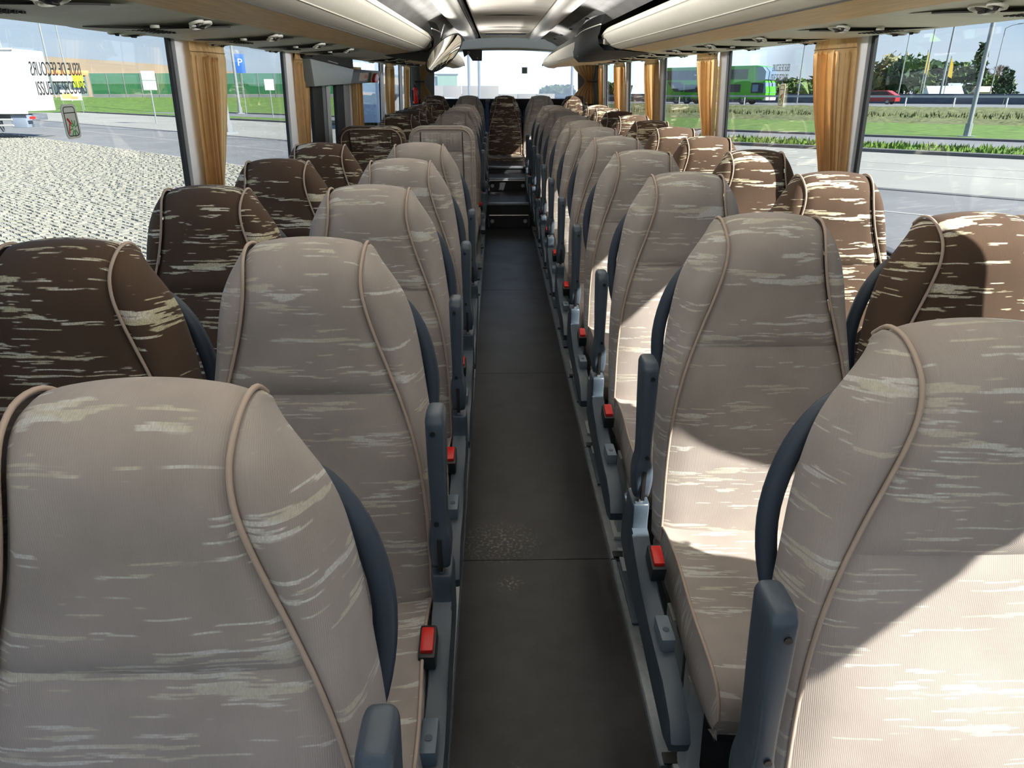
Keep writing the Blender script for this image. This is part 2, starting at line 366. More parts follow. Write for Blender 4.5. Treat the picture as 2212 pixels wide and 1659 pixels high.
# cobbles: the nearest ones singly, the rest joined
pav = empty('cobble_paving', 'pale granite cobble paving with mossy joints beside the coach, left windows', 'paving'); put(pav)
stone_mesh = []
for v_ in range(5):
    bm = bmesh.new(); add_box(bm, (0, 0, 0), (.17, .095, .08), 0)
    for vv in bm.verts:
        if vv.co.z > 0: vv.co.x *= .86; vv.co.y *= .86
        vv.co += Vector((random.uniform(-.008, .008), random.uniform(-.006, .006), random.uniform(-.004, .004)))
    me = bpy.data.meshes.new('cobblestone'); bm.to_mesh(me); bm.free(); me.materials.append(COBB); stone_mesh.append(me)
cells = []
for iu in range(-40, 330):
    for idd in range(0, 130):
        u = iu * .19 + (idd % 2) * .095; d = 10.9 - idd * .108
        p = E2(u, d, GZ - .03); q = EXT @ p
        s_ = seen(q, 420)
        if not s_ or q.x > -1.5 or not (s_[0] < 640 and 250 < s_[1] < 900): continue
        cells.append((s_[1] if s_[0] > -10 and s_[1] < 640 else 250 - s_[1] * .1, p))
cells.sort(key=lambda c: -c[0])
vs = []; fs = []
ca_, sa_ = math.cos(RDIR), math.sin(RDIR)
for i, (sy, p) in enumerate(cells[:26000]):
    me = random.choice(stone_mesh); ang = RDIR + random.uniform(-.08, .08); dz = random.uniform(-.012, .012)
    if i < 300:
        o = bpy.data.objects.new('cobblestone', me); C.objects.link(o); o.parent = pav; o.location = (p.x, p.y, p.z + dz); o.rotation_euler = (0, 0, ang)
    else:
        c_, s2 = math.cos(ang), math.sin(ang); k = len(vs)
        for v in me.vertices: vs.append((p.x + v.co.x * c_ - v.co.y * s2, p.y + v.co.x * s2 + v.co.y * c_, p.z + dz + v.co.z))
        fs += [tuple(k + j for j in f.vertices) for f in me.polygons if f.normal.z > -.5]
o = mesh_obj('cobblestones', vs, fs, COBB, pav); o['kind'] = 'stuff'

# ---- lamp posts and signs
POST = mat('galvanised post', (.24, .27, .29), .5, metal=.1)
def lamp_post(xy, z, h, r, label, arms=1, arm=1.4, az=0.0, name='lamp_post', base=True):
    o = empty(name, label, 'lamp post' if name == 'lamp_post' else 'pole'); put(o, (xy[0], xy[1], z), az)
    tube('pole', [(0, 0, 0), (0, 0, h * .5), (0, 0, h)], [r, r * .8, r * .55], POST, o, 8)
    if base:
        bm = bmesh.new(); add_box(bm, (0, 0, .05), (r * 6, r * 6, .1)); add_tube(bm, [(0, 0, .1), (0, 0, .7)], r * 1.5, 8); bm_obj('base', bm, POST, o)
    for k in range(arms):
        s_ = 1 if k == 0 else -1
        tube('arm', [(0, 0, h), (s_ * arm * .5, 0, h + .35), (s_ * arm, 0, h + .5)], r * .5, POST, o, 6)
        prism('lamp_head', [(s_ * arm, h + .44), (s_ * (arm + .7), h + .52), (s_ * (arm + .7), h + .60), (s_ * arm, h + .56)], -.12, .12, POST, o, 'y')
    return o
# ---- objects out there are placed by bearing and distance measured from the photograph
R_LAMPS = [  # x, y, ground z, height, radius, arms, label
    (24.0, 37.5, GZ, 16, .115, 1, 'thick pale lamp post on the lawn in the near right window'),
    (52.0, 88.0, PZ, 20, .13, 0, 'tall thin mast beyond the motorway, left of the thick pale post'),
    (62.0, 116., PZ, 12, .10, 2, 'double-armed street lamp beyond the motorway'),
    (64.0, 113., PZ, 20, .12, 0, 'slim tall mast right of the double-armed lamp'),
    (75.0, 114., PZ, 10, .09, 1, 'single-arm street lamp above the pale roofed house'),
    (76.0, 103., PZ, 14, .09, 0, 'thin mast left of the thick pale post, near the house'),
    (98.0, 112., PZ, 13, .10, 1, 'single-arm street lamp near the right edge of the picture'),
    (35.0, 78.0, PZ, 16, .13, 0, 'pale mast at the motorway edge beside the curtain of the second right window'),
    (36.0, 90.0, PZ, 14, .08, 0, 'very thin mast behind the green coach text sticker')]
for x, y, z, h, r, ar, lb in R_LAMPS: lamp_post((x, y), z, h, r, lb, ar, az=-.6, name='lamp_post' if ar else 'mast', base=(z == GZ))
L_LAMPS = [(-70.0, 122.0, GZ, 30, .16, 0, 'tall pale mast behind the grey sticker, near left window'),
           (-49., 78.0, GZ, 24, .11, 0, 'tall thin mast behind the top of the white lorry trailer'),
           (-29.1, 86.1, GZ, 30, .17, 0, 'pale mast standing right of the blue parking sign'),
           (-62., 112.0, GZ, 24, .10, 0, 'thin mast above the green barrier in the near left window'),
           (-15.2, 42.7, GZ, 17, .13, 0, 'thick pale mast beside the tan curtain, second left window')]
for x, y, z, h, r, ar, lb in L_LAMPS: lamp_post((x, y), z, h, r, lb, ar, az=.6, name='mast', base=True)
WHITE = mat('white paint', (.62, .63, .62), .45); BLUES = mat('sign blue', (.03, .13, .45), .5)
def text_obj(name, s, size, m, parent=None, extrude=.0006):
    cu = bpy.data.curves.new(name, 'FONT'); cu.body = s; cu.size = size; cu.extrude = extrude; cu.align_x = 'CENTER'; cu.align_y = 'CENTER'
    tmp = bpy.data.objects.new(name, cu); me = bpy.data.meshes.new_from_object(tmp); bpy.data.objects.remove(tmp)
    me.materials.append(m); o = bpy.data.objects.new(name, me); C.objects.link(o)
    if parent: o.parent = parent
    return o
def facing(x, y): return math.atan2(y, x) - math.pi / 2     # yaw that turns a +Y-normal panel's back to the coach
def signboard(x, y, z, h, w_, hh, m, label, txt=None, rz=None, back=None, cells_=None):
    o = empty('road_sign', label, 'sign'); put(o, (x, y, z), facing(x, y) if rz is None else rz)
    tube('post', [(0, .04, 0), (0, .04, h + hh)], .05, POST, o, 8)
    if cells_:
        for i in range(cells_[0]):
            for j in range(cells_[1]):
                ww, h2 = w_ / cells_[0], hh / cells_[1]
                box('sign_panel', (-w_ / 2 + ww * (i + .5), 0, h + h2 * (j + .5)), (ww * .93, .03, h2 * .93), m, o, .01)
    else: box('sign_panel', (0, 0, h + hh / 2), (w_, .03, hh), m, o, .01)
    if txt:
        t_ = text_obj('lettering', txt, hh * .55, WHITE, o); t_.location = (0, -.02, h + hh * .55); t_.rotation_euler = (math.pi / 2, 0, 0)
    return o
signboard(-27.9, 84.6, GZ, 4.2, 1.0, 1.9, BLUES, 'blue parking sign on a thin post, second left window', 'P')
signboard(-26.0, 57.8, GZ, 2.35, .95, 1.35, mat('sign back grey', (.55, .60, .62), .5), 'grey back of a large four-panel road sign in the near left window', cells_=(2, 2))
signboard(-20.1, 68.0, GZ + .1, 2.3, .8, .9, WHITE, 'small pale sign seen through the first pane of the middle door')

# ---- green noise barrier with concrete plinth, made of bays
BG1 = mat('barrier dark green', (.02, .125, .05), .6, noise=.05); BG2 = mat('barrier pale green', (.07, .19, .135), .6, noise=.05); BGC = mat('barrier concrete', (.17, .19, .20), .9, noise=.12, nscale=1)
nb = empty('noise_barrier', 'long two-tone green noise barrier on a grey concrete plinth behind the lawn', 'barrier'); put(nb)
A0, A1 = Vector((-64, 122, -.55)), Vector((-22, 122, -.55)); nbay = 16
for i in range(nbay):
    p0 = A0.lerp(A1, i / nbay); p1 = A0.lerp(A1, (i + 1) / nbay); d_ = (p1 - p0); L_ = d_.length; a_ = math.atan2(d_.y, d_.x); mid = (p0 + p1) / 2
    for nm, z0, z1, mm in (('plinth', -.3, .50, BGC), ('green_panel', .52, 2.05, BG1), ('pale_green_panel', 2.07, 3.55, BG2)):
        q = box(nm, (0, 0, (z0 + z1) / 2), (L_ - .06, .2, z1 - z0), mm, nb); q.location = mid; q.rotation_euler = (0, 0, a_)
    q = box('barrier_post', (0, 0, 1.65), (.12, .30, 3.85), BGC, nb); q.location = p0; q.rotation_euler = (0, 0, a_)
# ---- grass slope rising to the foot of the barrier
rows = []
for i, (yy, zz) in enumerate(((93, GZ + .02), (96, GZ + .15), (104, -1.5), (112, -1.0), (121, -.56), (200, -.5))):
    rows.append([(yy * math.tan(math.radians(-36 + 2.2 * k)), yy + (k % 3) * .2, zz + (random.uniform(-.05, .05) if i else 0)) for k in range(14)])
o = gridmesh('grass_slope', rows, GRASS); put(o); tag(o, kind='structure')
# ---- brown hill behind the barrier
HILL = mat('bare brown field', (.24, .19, .12), .95, noise=.1, nscale=.02)
rows = [[E2(150 + 22 * i, -90 + k * 22, PZ - 1 + 12.5 * math.sin(min(1, i / 5) * math.pi / 2) * max(.02, math.sin(math.pi * min(1, (k + 1.5) / 15)))) for k in range(15)] for i in range(9)]
o = gridmesh('hill', rows, HILL); put(o); tag(o, kind='structure')

# ---- petrol station buildings behind the lorry
ORG = mat('orange fascia', (.75, .24, .10), .5); DGR = mat('dark grey facade', (.10, .14, .15), .6); MINT = mat('mint wall', (.30, .50, .36), .7)
LIME = mat('lime board', (.50, .85, .02), .5)
st = empty('service_building', 'low grey building with an orange fascia behind the white lorry', 'building', group=None); put(st, (-83.7, 148, -.6), facing(-83.7, 148)); st.scale = (.35, .7, .84)
box('wall', (0, 0, 2.4), (26, 8, 4.8), DGR, st); box('fascia', (1, -4.1, 5.1), (28, .5, 1.0), ORG, st, .05); box('sign_band', (4, -4.2, 4.0), (14, .3, 1.4), WHITE, st, .03)
box('mint_wall', (-9.5, -4.1, 2.4), (6, .4, 4.6), MINT, st); 
for k in range(5): box('window', (-3 + k * 3.2, -4.05, 1.7), (2.6, .12, 1.8), mat('shop glass', (.05, .08, .10), .1) if k == 0 else bpy.data.materials['shop glass'], st)
o = empty('banner', 'white and yellow banner board standing on the lawn behind the lorry', 'banner'); put(o, (-50.9, 91.9, GZ + 1.2), facing(-50.9, 91.9)); o.scale = (.5, .6, .6)
box('board', (0, 0, 1.3), (4.4, .1, 1.9), WHITE, o); box('yellow_print', (-.8, -.06, 1.1), (2.2, .02, 1.0), mat('banner yellow', (.85, .65, .12), .6), o); box('orange_print', (.6, -.07, .8), (1.6, .02, .5), ORG, o)
for s_ in (-1.9, 1.9): tube('leg', [(s_, .08, -2.2), (s_, .08, 1.5)], .05, POST, o, 6)
o = empty('lime_sign', 'bright lime yellow square sign on a post behind the lawn', 'sign'); put(o, (-52.3, 96.8, GZ), facing(-52.3, 96.8)); o.scale = (.6, .6, .85)
box('board', (0, 0, 4.2), (2.0, .12, 1.7), LIME, o, .03); tube('post', [(0, .1, 0), (0, .1, 4)], .07, POST, o, 6)

# ---- white lorry trailer
TYRE = mat('tyre rubber', (.09, .09, .09), .85, noise=.1); CHS = mat('chassis grey', (.12, .14, .17), .6)
def wheel(parent, x, y, z, r, wd=.3, rim=.58):
    o = bpy.data.objects.new('wheel', None); C.objects.link(o); o.parent = parent; o.location = (x, y, z)
    prof = [(r * rim, -wd / 2), (r * .9, -wd / 2), (r, -wd * .36), (r, wd * .36), (r * .9, wd / 2), (r * rim, wd / 2)]
    rows = [[(q[0] * math.cos(2 * math.pi * k / 28), q[1], q[0] * math.sin(2 * math.pi * k / 28)) for k in range(28)] for q in prof]
    gridmesh('tyre', rows, TYRE, o, close=True, ang=40)
    bm = bmesh.new()
    for yy in (-wd * .30,):
        c = bmesh.ops.create_circle(bm, cap_ends=True, radius=r * rim, segments=24); bmesh.ops.rotate(bm, matrix=Matrix.Rotation(math.pi / 2, 3, 'X'), verts=c['verts']); bmesh.ops.translate(bm, vec=(0, yy, 0), verts=c['verts'])
    bm_obj('rim', bm, ALU, o)
    bm = bmesh.new(); add_tube(bm, [(0, -wd * .62, 0), (0, -wd * .2, 0)], r * .2, 12)
    for k in range(8):
        a = k * math.pi / 4; add_box(bm, (math.cos(a) * r * .38, -wd * .33, math.sin(a) * r * .38), (r * .14, .03, r * .14))
    bm_obj('hub', bm, STEEL, o); return o
def lorry():
    # rear lower corner of the box at the measured point; the side runs off to the left
    o = empty('lorry', 'white box trailer lorry parked beyond the cobbles, seen in the near left window', 'lorry')
    G0 = Vector((-23.6, 38.4, GZ)); G1 = Vector((-27.2, 38.4, GZ)); d_ = (G0 - G1); a_ = math.atan2(d_.y, d_.x); put(o, G0, a_)
    # local: +x towards the rear end, -y towards the coach
    box('trailer_body', (-6.75, 1.25, 2.72), (13.5, 2.5, 2.86), WHITE, o, .05)
    box('lower_rail', (-6.75, -.02, 1.24), (13.5, .08, .14), mat('trailer rail', (.62, .68, .62), .5), o)
    box('chassis', (-6.75, 1.25, 1.0), (13.2, 1.2, .3), CHS, o, .02)
    box('tail_box', (-.6, .35, .82), (.75, .55, .62), mat('blue grey box', (.20, .25, .33), .6), o, .04)
    tube('side_guard', [(-.9, .05, .62), (-3.2, .05, .62)], .05, ALU, o, 6); tube('side_guard', [(-.9, .05, .9), (-3.2, .05, .9)], .05, ALU, o, 6)
    for k in range(3): wheel(o, -2.35 - k * 1.42, .22, .53, .53, .34)
    box('mud_flap', (-1.65, .2, .62), (.05, .4, .62), CHS, o)
    box('rear_bumper', (.05, 1.25, .62), (.12, 2.3, .14), CHS, o); box('tail_light', (.02, .25, .98), (.06, .4, .12), RED, o)
    box('top_rail', (-6.75, -.02, 4.14), (13.5, .08, .08), mat('trailer top rail', (.75, .78, .75), .4), o)
    return o
lorry()

# ---- guard rail and barrier of the motorway
def railing(name, label, d, z, u0, u1, step, h, m, beams=1):
    o = empty(name, label, 'guard rail'); put(o)
    for b in range(beams):
        zz = z + h - b * .28
        q = mesh_obj('beam', [E2(u0, d - .04, zz - .09), E2(u1, d - .04, zz - .09), E2(u1, d - .04, zz + .09), E2(u0, d - .04, zz + .09), E2(u0, d, zz + .09), E2(u1, d, zz + .09), E2(u1, d, zz - .09), E2(u0, d, zz - .09)], [(0, 1, 2, 3), (3, 2, 5, 4), (4, 5, 6, 7), (7, 6, 1, 0)], m, o)
    me = None
    k = int((u1 - u0) / step)
    for i in range(k + 1):
        if me is None:
            q = box('rail_post', (0, 0, h / 2), (.10, .10, h), m, o); me = q.data
        else: q = bpy.data.objects.new('rail_post', me); C.objects.link(q); q.parent = o
        q.location = E2(u0 + i * step, d + .05, z)
    return o
railing('guard_rail', 'thin steel guard rail along the near edge of the motorway', 76.0, PZ + .03, -130, 110, 4.0, .85, ALU)
wb = empty('motorway_barrier', 'dark blue-grey concrete barrier on the far side of the motorway', 'barrier'); put(wb)
for i in range(24):
    u0 = -150 + i * 12
    q = box('barrier_block', (0, 0, .55), (11.9, .4, 1.1), mat('barrier dark', (.075, .10, .13), .8, noise=.1) if i == 0 else bpy.data.materials['barrier dark'], wb)
    q.location = E2(u0 + 6, 96, PZ); q.rotation_euler = (0, 0, RDIR)

# ---- green coach on the road
GRN = mat('bright green paint', (.075, .42, .015), .3, coat=.3); DGL = mat('dark tinted glass', (.02, .03, .035), .08); SGL = mat('sky tinted windscreen', (.16, .25, .36), .06)
def green_coach():
    o = empty('green_coach', 'bright green double-deck coach driving past on the motorway', 'coach'); p = E2(36.5, 79, 0); put(o, (p.x, p.y, PZ + .03), RDIR + math.pi)
    # local +x = travel direction, -y faces our coach?  (side seen is +y after the half turn)
    Ln, Wd, Ht = 13.2, 2.5, 3.9
    body = [(-Ln, .42), (-.25, .42), (-.05, .8), (-.02, 1.4), (-.22, 2.2), (-.30, 2.35), (-.30, 3.3), (-.75, 3.78), (-1.4, 3.9), (-Ln + .3, 3.9), (-Ln, 3.6)]
    prism('body', body, -Wd / 2, Wd / 2, GRN, o, 'y', .06)
    for s_ in (1, -1):
        y0 = s_ * (Wd / 2 + .015)
        def plate(nm, poly, m, th=.02): return prism(nm, poly, y0 - .5 * th, y0 + .5 * th, m, o, 'y')
        for k in range(6): plate('upper_window', [(-2.3 - k * 1.75 - 1.7, 2.55), (-2.3 - k * 1.75, 2.55), (-2.3 - k * 1.75, 3.55), (-2.3 - k * 1.75 - 1.7, 3.55)], DGL)
        for k in range(4): plate('lower_window', [(-3.0 - k * 1.75 - 1.7, 1.25), (-3.0 - k * 1.75, 1.25), (-3.0 - k * 1.75, 2.05), (-3.0 - k * 1.75 - 1.7, 2.05)], DGL)
        plate('rear_quarter_window', [(-Ln + 1.9, 1.3), (-10.1, 1.3), (-10.1, 2.0), (-10.6, 2.35), (-Ln + .9, 2.35)], DGL)
        plate('cab_window', [(-1.75, 1.15), (-.35, 1.15), (-.35, 2.1), (-1.75, 2.25)], DGL); plate('cab_pane', [(-1.6, 1.3), (-.95, 1.3), (-.95, 2.0), (-1.6, 2.0)], SGL, .05)
        for x in (-2.6, -9.6, -10.95): wheel(o, x, s_ * 1.12, .5, .5, .3).rotation_euler = (0, 0, 0 if s_ < 0 else math.pi)
        plate('dark_skirt', [(-Ln, .38), (-.4, .38), (-.4, .55), (-Ln, .55)], DGL)
        for k in range(5): plate('roof_stripe', [(-7.2 - k * .42, 3.0), (-6.6 - k * .42, 3.0), (-6.5 - k * .42, 3.12), (-7.1 - k * .42, 3.12)], WHITE, .06)
        tube('mirror_arm', [(-.3, s_ * 1.2, 2.45), (.35, s_ * 1.25, 2.42), (.6, s_ * 1.28, 2.1), (.62, s_ * 1.28, 1.8)], .06, DGL, o, 6)
    prism('upper_windscreen', [(-.28, 2.45), (-.26, 3.28), (-.70, 3.74), (-1.3, 3.74), (-1.3, 2.45)], -Wd / 2 - .02, Wd / 2 + .02, SGL, o, 'y')
    prism('lower_windscreen', [(-.02, 1.2), (-.19, 2.2), (-.5, 2.2), (-.5, 1.2)], -Wd / 2 - .02, Wd / 2 + .02, SGL, o, 'y')
    box('front_bumper', (-.15, 0, .62), (.4, 2.46, .4), WHITE, o, .08)
    return o
green_coach()
def car(p, rz, m, label):
    o = empty('car', label, 'car'); put(o, p, rz)
    prism('body', [(-2.1, .3), (2.1, .3), (2.15, .62), (1.95, .85), (1.0, .95), (.45, 1.38), (-1.1, 1.42), (-1.85, 1.0), (-2.1, .9)], -.85, .85, m, o, 'y', .06)
    prism('side_window', [(-1.4, .98), (.8, .98), (.38, 1.32), (-1.05, 1.36)], -.87, .87, DGL, o, 'y')
    for x in (-1.3, 1.3):
        for s_ in (-1, 1): wheel(o, x, s_ * .78, .31, .31, .2).rotation_euler = (0, 0, 0 if s_ < 0 else math.pi)
    return o
pc = E2(29.0, 90.0); car((pc.x, pc.y, PZ + .03), RDIR, mat('dark red paint', (.30, .03, .03), .3), 'dark red car on the motorway seen behind the near right pillar')

# ---- trees and houses on the right horizon
LEAF = [mat('dark conifer leaves', (.035, .075, .04), .95, noise=.4, nscale=.8), mat('mid green leaves', (.10, .16, .05), .95, noise=.4, nscale=.8), mat('pale spring leaves', (.26, .26, .13), .95, noise=.3, nscale=.8)]
BARK = mat('bark', (.12, .09, .07), .95)
def tree(x, y, z, h, w_, kind, label, conifer=False):
    o = empty('tree', label, 'tree', group=None); put(o, (x, y, z))
    tube('trunk', [(0, 0, 0), (0, 0, h * .5)], [w_ * .05, w_ * .03], BARK, o, 6)
    bm = bmesh.new(); rnd = random.Random(int(x * 13 + y * 7)); 
    for k in range(260):
        a = rnd.uniform(0, 2 * math.pi); t_ = rnd.random()
        if conifer: rr = w_ * .5 * (1 - t_) * rnd.uniform(.3, 1); zz = h * (.1 + .9 * t_)
        else:
            q = Vector((rnd.gauss(0, 1), rnd.gauss(0, 1), rnd.gauss(0, 1))).normalized() * rnd.uniform(.55, 1) ; rr = w_ * .5 * math.hypot(q.x, q.y); zz = h * (.58 + .42 * q.z)
        c = Vector((rr * math.cos(a), rr * math.sin(a), zz)); s_ = w_ * rnd.uniform(.07, .15)
        v = [bm.verts.new(c + Vector((rnd.uniform(-1, 1), rnd.uniform(-1, 1), rnd.uniform(-1, 1))) * s_) for _ in range(4)]
        bm.faces.new(v[:3]); bm.faces.new((v[0], v[2], v[3])); bm.faces.new((v[1], v[3], v[2]))
    bm_obj('crown', bm, LEAF[kind], o); return o
def bare_tree(x, y, z, h, label):
    o = empty('tree', label, 'tree'); put(o, (x, y, z)); bm = bmesh.new(); rnd = random.Random(5)
    def br(p, d, L_, r, n):
        q = p + d * L_; add_tube(bm, [p, q], [r, r * .6], 4, False)
        if n:
            for _ in range(4): br(q, (d + Vector((rnd.uniform(-.8, .8), rnd.uniform(-.8, .8), rnd.uniform(-.1, .5)))).normalized(), L_ * .68, r * .55, n - 1)
    br(Vector((0, 0, 0)), Vector((0, 0, 1)), h * .3, h * .025, 4); bm_obj('branches', bm, BARK, o); return o
# (px, distance along bearing, height, width, kind, conifer)
def bearing(px):     # direction on the ground for a column of the picture at the horizon
    a = math.atan((px - 1072) / F_PX * math.cos(PITCH)); return math.sin(a), math.cos(a)
TREES = [(1905, 190, 7, 9, 2, 0, 'pale leafless-looking tree left of the dark grove'), (1935, 190, 9.5, 9, 2, 0, 'tall pale tree beside the dark grove'), (1958, 185, 8, 8, 0, 0, 'dark round tree heading the grove'),
         (1975, 180, 9, 7, 0, 0, 'tallest dark tree of the grove'), (1992, 185, 7, 7, 1, 0, 'olive green tree in the middle of the grove'), (2012, 195, 8, 8, 0, 0, 'dark bushy tree behind the masts'),
         (2035, 200, 7.5, 9, 0, 0, 'dark tree left of the pale roof'), (2060, 205, 8, 9, 0, 0, 'dark tree behind the pale roof'), (2085, 200, 7.5, 9, 0, 0, 'dark tree right of the yellow flag pole'), (2105, 190, 7, 8, 1, 0, 'green tree beside the small house'),
         (2122, 175, 10, 6, 0, 1, 'pointed dark spruce by the thick pale post'), (2140, 185, 5, 7, 1, 0, 'low olive bush right of the spruce'), (2185, 165, 5.5, 4, 0, 1, 'small pointed conifer near the right edge'), (2200, 165, 5, 4, 0, 1, 'second small conifer at the right edge'),
         (2160, 195, 5, 9, 2, 0, 'pale bush under the bare tree'), (1330, 330, 5, 14, 1, 0, 'distant grey green tree behind the rear right windows'), (1700, 420, 7, 26, 1, 0, 'low distant wood seen in the second right window'), (1750, 430, 7, 26, 1, 0, 'low distant wood left of the near right curtain'),
         (1640, 400, 8, 22, 1, 0, 'low distant wood behind the green coach'), (1590, 400, 8, 22, 0, 0, 'dark distant wood behind the tail of the green coach'), (1200, 380, 4.5, 16, 1, 0, 'faint distant tree in the right part of the rear window'), (1225, 380, 5, 9, 0, 0, 'faint distant spruce at the right edge of the rear window', )]
for px, ds, h, w_, kd, cf, lb in TREES:
    bx, by = bearing(px); tree(bx * ds, by * ds, PZ - .2, h, w_, kd, lb, bool(cf))
bx, by = bearing(2170); bare_tree(bx * 185, by * 185, PZ, 8.5, 'bare branching tree near the right edge')
def house(px, ds, L_, Wd, h, label, roofm, rz=.3):
    bx, by = bearing(px); o = empty('house', label, 'house'); o.scale = (1, 1, 1); put(o, (bx * ds, by * ds, PZ - .2), facing(bx, by) + rz)
    box('walls', (0, 0, h / 2), (L_, Wd, h), WHITE, o)
    bm = bmesh.new(); add_prism(bm, [(-Wd / 2 - .4, h), (Wd / 2 + .4, h), (0, h + Wd * .38)], -L_ / 2 - .4, L_ / 2 + .4, 'x'); bm_obj('roof', bm, roofm, o)
    for k in range(3): box('window', (-L_ / 2 + L_ * (k + .5) / 3, -Wd / 2, h * .55), (L_ * .12, .1, h * .35), DGL, o)
    box('door', (L_ * .33, -Wd / 2, h * .35), (L_ * .08, .1, h * .7), CHS, o)
house(2055, 165, 5.2, 3.6, 1.3, 'low house with a pale metal roof in front of the grove', mat('pale roof', (.50, .57, .62), .5))
house(2092, 178, 4, 3.6, 1.9, 'smaller grey blue roofed house beside the pale roofed one', mat('blue grey roof', (.28, .34, .40), .6))
house(2150, 170, 3, 2.6, 1.6, 'tiny beige shed right of the thick pale post', mat('beige roof', (.5, .45, .34), .8))
def flag(px, ds, h, label):
    bx, by = bearing(px); o = empty('flag_pole', label, 'flag'); put(o, (bx * ds, by * ds, PZ), facing(bx, by)); tube('pole', [(0, 0, 0), (0, 0, h)], .07, POST, o, 6)
    mesh_obj('flag', [(0.05, 0, h * .55), (.7, .1, h * .5), (.55, .1, h * .8), (.05, 0, h * .97)], [(0, 1, 2, 3)], mat('flag yellow', (.75, .5, .05), .7) if 'flag yellow' not in bpy.data.materials else bpy.data.materials['flag yellow'], o)
flag(2058, 150, 7, 'yellow flag on a pole above the pale roof'); flag(2005, 150, 8, 'thin yellow pennant pole among the masts')

# ---- things behind the coach, seen washed-out through the rear window
def yard(px, ds, L_, Wd, h, z, m, name, label, cat, rz=0.0):
    bx, by = bearing(px); o = empty(name, label, cat); put(o, (bx * ds, by * ds, z), facing(bx, by) + rz)
    return o
BEIGE = mat('beige hoarding', (.42, .36, .30), .8, noise=.08); o = yard(1080, 62, 0, 0, 0, GZ, None, 'site_hoarding', 'long beige hoarding seen in the rear window', 'hoarding')
for k in range(7): box('hoarding_panel', (-5.4 + k * 1.52, 0, 1.35 if k < 4 else 1.1), (1.47, .12, 2.7 if k < 4 else 2.0), BEIGE, o, .02)
o = yard(966, 120, 0, 0, 0, GZ, None, 'green_hall', 'dull green hall at the left of the rear window', 'building')
box('wall', (0, 0, 2.4), (3.0, 4, 4.8), MINT, o); box('side_wall', (-2.0, .3, 2.3), (.9, 4, 4.6), mat('hall blue', (.30, .40, .52), .7), o); box('roof', (-.5, 0, 4.85), (4.4, 4.2, .15), DGR, o)
o = yard(948, 30, 0, 0, 0, GZ, None, 'white_van', 'white van parked behind the coach, left of the rear window', 'van')
prism('body', [(-1.7, .35), (1.6, .35), (1.7, .9), (1.1, 1.15), (.6, 1.95), (-1.5, 2.1), (-1.75, 1.8)], -.9, .9, WHITE, o, 'y', .12); prism('windscreen', [(.66, 1.86), (1.08, 1.2), (.3, 1.2), (.3, 1.86)], -.92, .92, DGL, o, 'y')
for x in (-1.1, 1.05): wheel(o, x, -.8, .34, .34, .22)
o = yard(990, 34, 0, 0, 0, GZ, None, 'white_car', 'small white car beside the white van in the rear window', 'car')
prism('body', [(-1.1, .3), (1.1, .3), (1.1, .8), (.6, .95), (.2, 1.35), (-.8, 1.4), (-1.1, .9)], -.7, .7, WHITE, o, 'y', .08)
for x in (-.7, .7): wheel(o, x, -.65, .28, .28, .18)
o = yard(1183, 33, 0, 0, 0, GZ, None, 'orange_skip', 'orange container behind the rear window', 'container')
prism('bin', [(-1.2, .9), (1.2, .9), (1.35, 1.75), (-1.35, 1.75)], -.7, .7, ORG, o, 'y', .03); box('rim', (0, 0, 1.77), (2.8, 1.5, .08), mat('skip rim', (.8, .4, .1), .5), o)
for px, lb in ((1013, 'thin white pole behind the coach, left part of the rear window'), (1035, 'white mast in front of the beige hoarding'), (1236, 'white mast at the right edge of the rear window')):
    bx, by = bearing(px); lamp_post((bx * 30, by * 30), GZ, 12, .06, lb, 0, name='mast', base=False)
# dark blue coach alongside, seen through the rear left windows
BLU = mat('dark blue coach paint', (.06, .12, .24), .25, coat=.4)
o = empty('blue_coach', 'dark blue and white coach parked alongside, seen through the rear left windows', 'coach'); put(o, (-8.6, 53, GZ), math.radians(-91))
prism('body', [(-7, .4), (5, .4), (5.2, 1.2), (5.0, 3.1), (4.6, 3.4), (-7, 3.4)], -1.25, 1.25, BLU, o, 'y', .08)
for s_ in (1, -1):
    box('white_band', (-1, s_ * 1.27, 2.95), (11.6, .03, .5), WHITE, o)
    for k in range(6): box('window', (-6 + k * 1.8, s_ * 1.27, 2.1), (1.7, .04, 1.0), DGL, o)
    for x in (-4.8, 3.4): wheel(o, x, s_ * 1.12, .5, .5, .3).rotation_euler = (0, 0, 0 if s_ < 0 else math.pi)
box('front_windscreen', (5.12, 0, 2.1), (.1, 2.3, 1.5), SGL, o)

